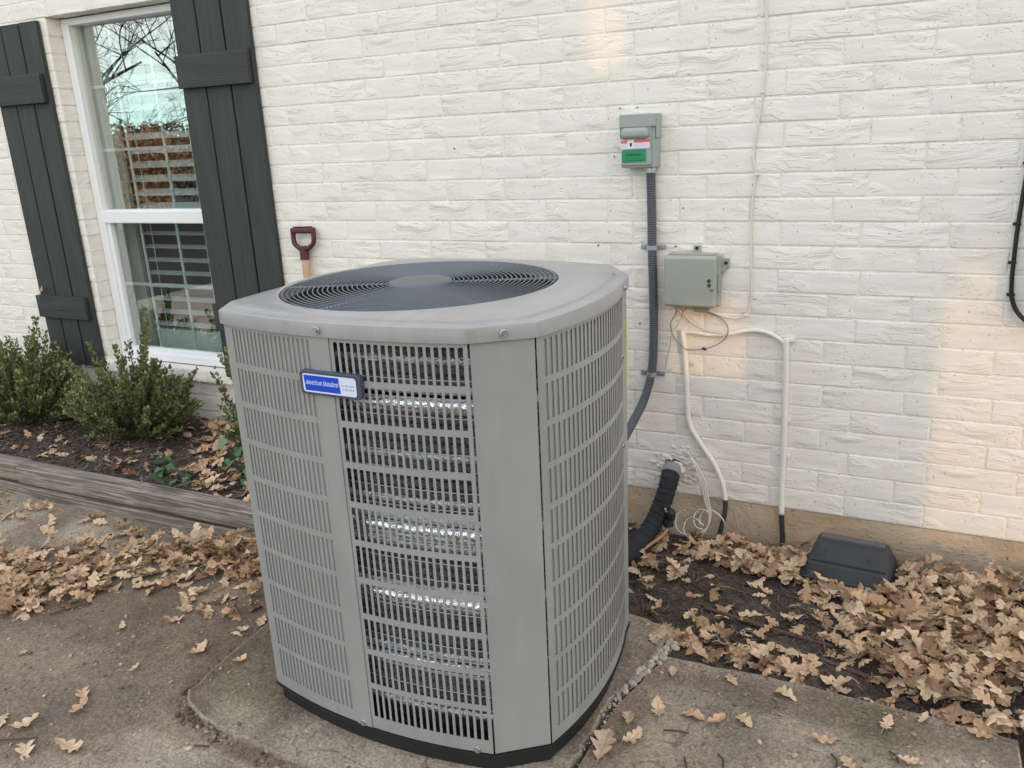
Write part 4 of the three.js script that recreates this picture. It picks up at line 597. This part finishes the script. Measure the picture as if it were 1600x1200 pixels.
function leafPile(label, group, areas, seed, groundY, single = 280) {
  const t = thing('leaf_pile', label, 'leaves'), r = rng(seed), L = [];
  for (const { poly, n, h, soft } of areas) {
    const xs = poly.map(p => p[0]), zs = poly.map(p => p[1]), x0 = min(...xs), x1 = max(...xs), z0 = min(...zs), z1 = max(...zs); let k = 0, guard = 0;
    while (k < n && guard++ < 200000) { const x = lerp(x0, x1, r()) , z = lerp(z0, z1, r()); if (!inPoly(x + (r() - 0.5) * soft, z + (r() - 0.5) * soft, poly)) continue; const lvl = pow(r(), 1.3); k++; L.push({ x, z, y: groundY(x, z) + 0.006 + lvl * h, e: [(r() - 0.5) * (0.5 + lvl * 1.3), r() * 6.28, (r() - 0.5) * (0.5 + lvl * 1.3) + (r() > 0.5 ? PI : 0)], s: 0.42 + pow(r(), 0.8) * 0.56, g: r() * 20 | 0, c: r() < 0.012 ? 8 : [0, 1, 2, 3, 4, 5, 6, 7, 9, 4][r() * 10 | 0], lvl }); }
  }
  L.sort((a, b) => (b.y * 6 - hypot(b.x - 0, b.z - 2.8)) - (a.y * 6 - hypot(a.x, a.z - 2.8)));
  const groups = new Map();
  L.forEach((l, i) => {
    if (i < single) { const m = part('leaf', leafGeo[l.g], leafMats[l.c], t); m.position.set(l.x, l.y, l.z); m.rotation.set(...l.e, 'YXZ'); m.scale.setScalar(l.s); }
    else { if (!groups.has(l.g)) groups.set(l.g, [[], []]); const q = groups.get(l.g); q[0].push(mtx(new THREE.Vector3(l.x, l.y, l.z), l.e, l.s)); q[1].push(lin(...leafCols[l.c])); }
  });
  for (const [g, [ms, cs]] of groups) instanced('leaf_litter', leafGeo[g], leafAny, ms, cs, t).userData.kind = 'stuff';
}
const flatY = () => -0.014;
leafPile('drift of dry tan oak leaves on the patio along the timber edging', 0, [
  { poly: [[-2.98, 1.42], [-2.96, 1.16], [-2.80, 0.98], [-2.62, 0.92], [-2.38, 0.80], [-2.14, 0.75], [-1.95, 0.76], [-1.9, 0.86], [-2.06, 0.93], [-2.24, 0.965], [-2.38, 1.08], [-2.46, 1.26], [-2.58, 1.42]], n: 480, h: 0.04, soft: 0.14 },
  { poly: [[-3.7, 1.5], [-3.5, 1.1], [-2.9, 1.1], [-2.7, 1.5]], n: 210, h: 0.04, soft: 0.1 }, { poly: [[-2.3, 0.84], [-2.1, 0.77], [-1.92, 0.77], [-1.95, 0.9], [-2.2, 0.94]], n: 130, h: 0.1, soft: 0.05 },
  { poly: [[-3.6, 0.95], [-3.6, 0.75], [-2.3, 0.75], [-2.3, 0.85]], n: 34, h: 0.012, soft: 0.1 }, { poly: [[-2.5, 0.8], [-1.85, 0.9], [-1.75, 1.2], [-2.2, 1.2]], n: 60, h: 0.01, soft: 0.14 }], 41, flatY);
leafPile('deep heap of curled brown oak leaves beside the bait box and wall', 0, [
  { poly: [[0.02, 0.06], [0.9, 0.04], [1.0, 0.9], [0.33, 0.86], [0.12, 0.79], [-0.02, 0.70], [-0.16, 0.58], [-0.1, 0.44], [-0.02, 0.3]], n: 1150, h: 0.085, soft: 0.06 },
  { poly: [[-0.02, 0.24], [0.32, 0.05], [0.4, 0.6], [0.1, 0.6]], n: 260, h: 0.10, soft: 0.06 },
  { poly: [[-0.70, 0.03], [-0.26, 0.03], [-0.28, 0.20], [-0.24, 0.27], [-0.44, 0.27], [-0.66, 0.22]], n: 170, h: 0.045, soft: 0.06 }, { poly: [[-0.3, 0.235], [0.05, 0.25], [0.05, 0.4], [-0.15, 0.4]], n: 60, h: 0.02, soft: 0.05 }, { poly: [[-0.26, 0.24], [0.03, 0.24], [0.03, 0.275], [-0.26, 0.275]], n: 12, h: 0.035, soft: 0.02 },
  { poly: [[-0.95, 0.02], [-0.78, 0.02], [-0.66, 0.36], [-0.72, 0.64], [-0.95, 0.6]], n: 45, h: 0.03, soft: 0.08 },
  { poly: [[-0.7, 0.3], [-0.2, 0.3], [-0.05, 0.72], [-0.6, 0.8]], n: 78, h: 0.014, soft: 0.08 }, { poly: [[-0.60, 0.70], [-0.1, 0.76], [0.3, 0.79], [0.3, 0.84], [-0.1, 0.81], [-0.6, 0.78]], n: 60, h: 0.02, soft: 0.03 }], 42, rightY);
leafPile('scattered fallen leaves on the mulch of the raised bed under the window', 0, [
  { poly: [[-2.9, 0.2], [-2.1, 0.15], [-2.0, 0.6], [-2.45, 0.62], [-2.8, 0.5]], n: 210, h: 0.025, soft: 0.1 }, { poly: [[-3.1, 0.02], [-2.4, 0.02], [-2.3, 0.2], [-2.9, 0.25]], n: 110, h: 0.03, soft: 0.06 },
  { poly: [[-4.5, 0.05], [-3.0, 0.05], [-2.8, 0.6], [-4.5, 0.6]], n: 110, h: 0.012, soft: 0.1 }], 43, leftY);
{ // single leaves lying on the bare concrete
  const r = rng(61), spots = [[-2.01, 1.74], [-1.82, 1.75], [-1.98, 1.59], [-1.93, 1.64], [-1.92, 1.80], [-2.09, 1.75], [-2.22, 1.04], [-2.33, 1.53], [-1.94, 1.45], [-2.16, 1.31], [-2.65, 1.40], [-2.03, 1.22], [-1.78, 1.18], [-1.76, 1.12], [-1.98, 1.06], [-0.585, 1.235], [-0.53, 1.19], [-0.50, 1.07], [-0.42, 1.05], [-0.36, 1.05], [-0.22, 0.88], [-0.36, 0.87], [-0.51, 0.90], [-0.60, 0.78], [0.10, 0.85], [0.02, 0.91], [0.22, 0.86], [-0.11, 1.02], [0.07, 1.02], [-0.05, 1.08], [-0.30, 1.02], [-0.56, 1.12], [-1.66, 1.32], [-1.83, 1.32], [-2.42, 1.22]];
  const LEAF_SAYS = ['tan oak leaf at the far lower left, above the picture corner', 'pale oak leaf at the bottom edge, nearest the lower left twig', 'upper of the two touching leaves on the lower left paving', 'lower of the two touching leaves on the lower left paving', 'oak leaf at the lower left, between the corner leaf and twig', 'leaf cut by the left picture edge near the bottom corner', 'leaf just in front of the left drift, close to the timber', 'small leaf halfway up the dirty paving at far left', 'small leaf on the paving left of the pad corner', 'small leaf in the middle of the dirty paving left of the pad', 'leaf at the front fringe of the left drift', 'small leaf on the soil stain left of the unit', 'small leaf at the left edge of the equipment pad', 'leaf on the pad edge close to the left side of the unit', 'leaf beside the end of the drift close to the unit', 'flat tan lobed oak leaf nearest the front corner of the unit', 'curled tan leaf just right of the flat lobed leaf', 'tan leaf beside the lower half of the crumbling crack', 'left one of the two neighbouring leaves in mid slab', 'right one of the two neighbouring leaves in mid slab', 'leaf alone near the soil edge at the centre of the right slab', 'leaf near the soil edge, left part of the right slab', 'leaf close to the top of the crumbling crack on the slab', 'leaf on the pad tip behind the crumbling crack', 'leaf near the slab edge at right, below the leaf heap', 'leaf with a bent stem right of centre on the right slab', 'rightmost single leaf on the slab beside the heap', 'leaf at the bottom edge left of the lower right twigs', 'leaf at the bottom edge near the lower right corner', 'leaf at the bottom edge between the lower right twigs', 'leaf in the lower middle of the right slab', 'small leaf right below the flat lobed leaf by the crack', 'small leaf on the left part of the equipment pad', 'small leaf on the joint left of the equipment pad', 'small leaf on the paving below the left drift'];
  spots.forEach(([x, z], i) => {
    const pad = x > -1.72 && x < -0.6 && z < 1.55, m = part('fallen_leaf', leafGeo[(i * 5 + 3) % 16], leafMats[[4, 1, 0, 6, 4, 5, 1, 9][i % 8]], scene); m.name = numbered('fallen_leaf');
    m.position.set(x, (pad ? 0.004 : x > -0.62 ? -0.002 : -0.01) + 0.003, z); m.rotation.set((r() - 0.5) * 0.25, r() * 6.28, (r() - 0.5) * 0.25, 'YXZ'); m.scale.setScalar(i < 6 ? 0.82 : i === 15 ? 1.12 : x > -0.7 ? 0.5 + r() * 0.26 : 0.4 + r() * 0.34);
    tag(m, LEAF_SAYS[i], 'leaf');
  });
  const TWIG_SAYS = ['dark twig lying sideways on the left part of the right slab', 'dark twig at the bottom edge of the right slab, pointing at the viewer', 'dark twig in the middle of the right slab near the bottom edge', 'short dark twig at the lower right of the slab', 'long twig at the lower left corner of the paving', 'twig at the front of the left leaf drift', 'short twig on the paving in front of the pad', 'bent dark twig at the bottom of the slab, left of centre'];
  const tw = [[-0.47, 1.13, -0.41, 1.12], [-0.40, 1.2, -0.38, 1.28], [-0.09, 1.06, -0.075, 1.10], [0.03, 1.0, 0.05, 1.03], [-2.03, 1.81, -1.93, 1.76], [-2.45, 1.35, -2.38, 1.25], [-1.53, 1.62, -1.49, 1.61], [-0.33, 1.16, -0.31, 1.2]];
  tw.forEach(([x, z, x2, z2], i) => { const y = x > -0.62 ? 0.0 : -0.009, m = part('twig', sweep([[x, y, z], [(x + x2) / 2 + 0.006, y + 0.004, (z + z2) / 2], [x2, y + 0.002, z2]], 8, 5, 0.0026), M(lin(0.07, 0.055, 0.042), 0.9), scene); m.name = numbered('twig'); tag(m, TWIG_SAYS[i], 'twig'); });
  const bl = part('leaf', leafGeo[2], leafMats[1], scene); bl.name = numbered('fallen_leaf'); bl.position.set(-4.07, 0.745, 0.045); bl.rotation.set(0.4, 1, 0.8); bl.scale.setScalar(0.75); tag(bl, 'dry leaf caught on the lower batten of the left shutter', 'leaf');
}

// ------------------------------------------------------------------ shrubs and small plants
const boxLeaf = (() => { const p = [], i = []; const W = [0, 0.8, 1, 0.75, 0], n = 4; for (let k = 0; k <= n; k++) for (const s of [-1, 0, 1]) p.push(s * W[k] * 0.34, s ? 0.12 * W[k] : 0, k / n); for (let k = 0; k < n; k++) for (let s = 0; s < 2; s++) { const a = k * 3 + s; i.push(a, a + 3, a + 1, a + 1, a + 3, a + 4); } return geom(p, i); })();
const mLeaf = new THREE.MeshPhysicalMaterial({ color: lin(1, 1, 1), roughness: 0.42, side: THREE.DoubleSide });
function shrub(label, x, y, z, rx, rz, h, n, seed, tall) {
  const t = thing('shrub', label, 'shrub', [x, y, z]), r = rng(seed), ms = [], cs = [], stems = [], up = new THREE.Vector3(), q = new THREE.Quaternion(), Z = new THREE.Vector3(0, 0, 1), d = new THREE.Vector3();
  for (let i = 0; i < n; i++) {
    const a = r() * 6.283, q0 = sqrt(r()), px = cos(a) * q0 * rx, pz = sin(a) * q0 * rz, dome = sqrt(max(0, 1 - q0 * q0 * 0.75)), hh = h * (0.22 + 0.74 * pow(r(), 0.5)) * dome * (r() > 0.95 ? 1.15 : 1);
    const tip = tall && i < tall.length ? tall[i] : [px, max(0.05, hh), pz];
    const mid = [tip[0] * 0.55 + (r() - 0.5) * 0.04, tip[1] * 0.45, tip[2] * 0.55 + (r() - 0.5) * 0.04], c = new THREE.CatmullRomCurve3([[tip[0] * 0.12, 0, tip[2] * 0.12], mid, tip].map(V));
    stems.push(sweep(c, 6, 4, s => 0.0042 * (1 - s * 0.75)));
    const L = c.getLength(), nl = floor(L * 270 + 24), hue = r();
    for (let k = 0; k < nl; k++) {
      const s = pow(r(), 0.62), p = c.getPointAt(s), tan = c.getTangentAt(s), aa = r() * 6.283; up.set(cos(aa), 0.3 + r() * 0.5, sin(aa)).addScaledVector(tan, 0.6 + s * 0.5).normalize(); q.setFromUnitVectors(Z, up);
      const sz = (0.013 + r() * 0.010) * (1 - 0.2 * s), tw = new THREE.Quaternion().setFromAxisAngle(Z, r() * 6.283); d.copy(up).multiplyScalar(0.004 + r() * 0.016).add(p);
      ms.push(new THREE.Matrix4().compose(d, q.clone().multiply(tw), new THREE.Vector3(sz, sz, sz)));
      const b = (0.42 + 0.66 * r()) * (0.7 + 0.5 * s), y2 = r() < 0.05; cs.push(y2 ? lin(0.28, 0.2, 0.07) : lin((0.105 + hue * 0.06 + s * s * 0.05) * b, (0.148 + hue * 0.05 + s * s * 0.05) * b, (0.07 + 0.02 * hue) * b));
    }
  }
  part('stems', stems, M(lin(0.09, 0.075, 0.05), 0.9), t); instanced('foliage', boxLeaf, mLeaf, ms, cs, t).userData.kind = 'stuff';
}
shrub('middle evergreen shrub in front of the window with one tall sprig', -3.27, 0.115, 0.26, 0.39, 0.22, 0.42, 175, 5, [[0.17, 0.58, -0.02], [0.16, 0.53, 0], [0.2, 0.5, 0.02], [-0.38, 0.34, 0.02], [-0.33, 0.3, 0.04], [0.44, 0.36, 0.0], [0.42, 0.33, 0.03], [0.02, 0.46, -0.02], [-0.02, 0.44, 0.02], [-0.22, 0.44, 0]]);
shrub('leftmost evergreen shrub cut off by the picture edge', -4.02, 0.115, 0.29, 0.44, 0.24, 0.47, 185, 6, [[0.22, 0.55, 0], [0.2, 0.5, 0.02], [0.24, 0.48, -0.02], [0.40, 0.26, 0], [0.43, 0.2, 0.02], [-0.18, 0.55, 0], [-0.22, 0.52, 0.04]]);
shrub('small evergreen shrub half hidden behind the left corner of the unit', -2.44, 0.12, 0.24, 0.24, 0.2, 0.46, 95, 7, [[-0.2, 0.44, 0.04], [-0.16, 0.47, 0.04], [-0.22, 0.38, 0.08]]);
const ivyLeaf = s => { const p = [], i = [], n = 10; p.push(0, 0, 0.45); for (let k = 0; k <= n; k++) { const a = -PI / 2 + (k / n) * 2 * PI + 0.0001, rr = 0.5 * (0.78 + 0.24 * cos(3 * (a - PI / 2))) ; p.push(cos(a) * rr, abs(cos(a)) * 0.10 + (k % 2) * 0.03, 0.45 + sin(a) * rr); } for (let k = 0; k < n; k++) i.push(0, k + 2, k + 1); const g = geom(p, i); g.scale(s, s, s); return g; };
function ivy(label, x, z, n, sp, seed, hmax) {
  const r = rng(seed), y = leftY(x, z), t = thing('ivy_plant', label, 'plant', [x, y, z]);
  for (let k = 0; k < n; k++) { const a = r() * 6.283, q = sqrt(r()) * sp, h = 0.015 + r() * hmax, m = part('leaf', ivyLeaf(0.038 + r() * 0.028), M(lin(0.06 + r() * 0.03, 0.125 + r() * 0.05, 0.062), 0.45, { side: THREE.DoubleSide }), t); m.position.set(cos(a) * q, h, sin(a) * q); m.rotation.set(0.25 + r() * 0.7, r() * 6.28, (r() - 0.5) * 0.5, 'YXZ'); part('stem', sweep([[0, -0.01, 0], [cos(a) * q * 0.6, h * 0.8, sin(a) * q * 0.6], [cos(a) * q, h, sin(a) * q]], 6, 4, 0.0014), M(lin(0.1, 0.14, 0.06), 0.8), t); }
}
ivy('broad leaved green ivy climbing at the left side of the unit', -2.44, 0.40, 30, 0.10, 1, 0.19); ivy('small ivy sprig in the leaves, farthest back of the three', -2.92, 0.46, 7, 0.035, 2, 0.05); ivy('small ivy sprig beside the timber, between the other two', -2.80, 0.57, 6, 0.035, 3, 0.04); ivy('small ivy sprig on the timber edge, rightmost of the three', -2.665, 0.555, 8, 0.04, 4, 0.05);

// ------------------------------------------------------------------ behind the camera: fence, bare trees, autumn trees
{
  const t = thing('privacy_fence', 'tall wooden privacy fence across the yard behind the viewer', 'fence', [0, -0.16, 6.0]);
  const fm = M(lin(0.24, 0.19, 0.15), 0.9, { bumpMap: tWood, bumpScale: 0.002 }), H = 2.62; let i = 0;
  for (let x = 0.6; x < 6.0; x += 0.142, i++) {
    const gap = abs(x - 4.97) < 0.1 ? [2.02, 2.26] : abs(x - 5.36) < 0.15 ? [1.0, 1.28] : null;
    if (gap) { part('picket', box(0.139, gap[0], 0.018, x, gap[0] / 2, 0), fm, t); part('picket', box(0.139, H - gap[1], 0.018, x, (H + gap[1]) / 2, 0), fm, t); } else part('picket', box(0.1405, H, 0.018, x, H / 2, (i % 2) * 0.002), fm, t);
  }
  for (const y of [0.4, 1.6, 2.5]) part('rail', box(5.5, 0.09, 0.04, 3.3, y, 0.035), fm, t);
  for (const x of [0.6, 3.2, 6.0]) part('post', box(0.1, H, 0.1, x, H / 2, 0.11), fm, t);
}
function bareTree(label, x, z, seed, h, lean) {
  const t = thing('bare_tree', label, 'tree', [x, -0.16, z]), r = rng(seed), tr = [], br = [];
  const grow = (p, d, L, rad, lvl) => {
    const e = p.clone().addScaledVector(d, L), m = p.clone().lerp(e, 0.5).add(new THREE.Vector3((r() - 0.5) * L * 0.22, (r() - 0.5) * L * 0.12, (r() - 0.5) * L * 0.22));
    const c = new THREE.CatmullRomCurve3([p, m, e]); (lvl ? br : tr).push(sweep(c, lvl < 2 ? 8 : 5, lvl < 2 ? 8 : 4, s => rad * (1 - (lvl < 2 ? 0.5 : 0.72) * s))); if (lvl > 4 || rad < 0.004) return;
    const n = lvl === 0 ? 6 : lvl < 3 ? 4 : 3; for (let k = 0; k < n; k++) { const s = lvl === 0 ? 0.35 + 0.65 * k / (n - 1) : 0.3 + 0.7 * r(), q = c.getPoint(s), nd = new THREE.Vector3(r() - 0.5, (r() - 0.3) * 0.8, r() - 0.5).normalize().multiplyScalar(1.0).add(d.clone().multiplyScalar(lvl ? 0.75 : 0.35)).normalize(); grow(q, nd, L * (lvl ? 0.68 : 0.75) * (0.7 + r() * 0.5), rad * (lvl ? 0.5 : 0.42), lvl + 1); }
  };
  grow(new THREE.Vector3(0, -0.1, 0), new THREE.Vector3(lean, 1, lean * 0.5).normalize(), h, 0.085, 0); const m = M(lin(0.055, 0.048, 0.042), 0.95); part('trunk', tr, m, t); part('branches', br, m, t);
}
bareTree('leafless tree across the yard, nearest to the house', -13.0, 6.6, 4, 2.6, 0.12); bareTree('leafless tree with low limbs farther across the yard', -13.8, 11.6, 9, 3.0, -0.12); bareTree('leafless tree between the other two across the yard', -16.2, 9.4, 22, 2.4, 0.1); bareTree('leafless tree at the far side of the yard', -19.5, 12.6, 15, 3.4, 0.05);
function leafTree(label, x, z, h, rad, col, seed, low = 0.2) {
  const t = thing('autumn_tree', label, 'tree', [x, -0.16, z]), r = rng(seed), ms = [], cs = [], st = [sweep([[0, 0, 0], [0.1, h * 0.4, 0], [0, h * 0.8, 0.1]], 10, 7, s => 0.09 * (1 - s * 0.7))];
  for (let i = 0; i < 14; i++) { const a = r() * 6.28, l = rad * (0.5 + r() * 0.5), y = h * (low + (0.9 - low) * r()); st.push(sweep([[0, y * 0.7, 0], [cos(a) * l * 0.5, y * 0.9, sin(a) * l * 0.5], [cos(a) * l, y, sin(a) * l]], 6, 4, s => 0.03 * (1 - s * 0.8))); for (let k = 0; k < 420; k++) { const s = 0.4 + r() * 0.65, b = 0.5 + r(); ms.push(mtx(new THREE.Vector3(cos(a) * l * s + (r() - 0.5) * rad * 0.6, y * (0.8 + 0.25 * s) + (r() - 0.5) * h * 0.3, sin(a) * l * s + (r() - 0.5) * rad * 0.6), [r() * 6, r() * 6, r() * 6], 0.05 + r() * 0.06)); cs.push(lin(col[0] * b, col[1] * b, col[2] * b)); } }
  part('trunk', st, M(lin(0.06, 0.05, 0.04), 0.95), t); instanced('crown', boxLeaf, mLeaf, ms, cs, t).userData.kind = 'stuff';
}
leafTree('evergreen tree standing past the end of the tall wooden fence', 7.05, 6.6, 3.3, 1.15, [0.06, 0.08, 0.04], 8, 0.56); leafTree('low tree with rusty orange leaves across the yard', -13.4, 8.3, 1.9, 1.6, [0.36, 0.19, 0.085], 3); leafTree('low brown leaved tree beside the orange one', -17.5, 11.5, 2.3, 2.0, [0.26, 0.18, 0.1], 4); leafTree('orange leaved shrub tree at the yard edge', -16.5, 8.0, 1.7, 1.6, [0.34, 0.2, 0.09], 5); leafTree('dark evergreen tree at the far yard edge', -14.6, 12.8, 1.9, 2.0, [0.05, 0.065, 0.03], 6);

renderer.render(scene, camera);
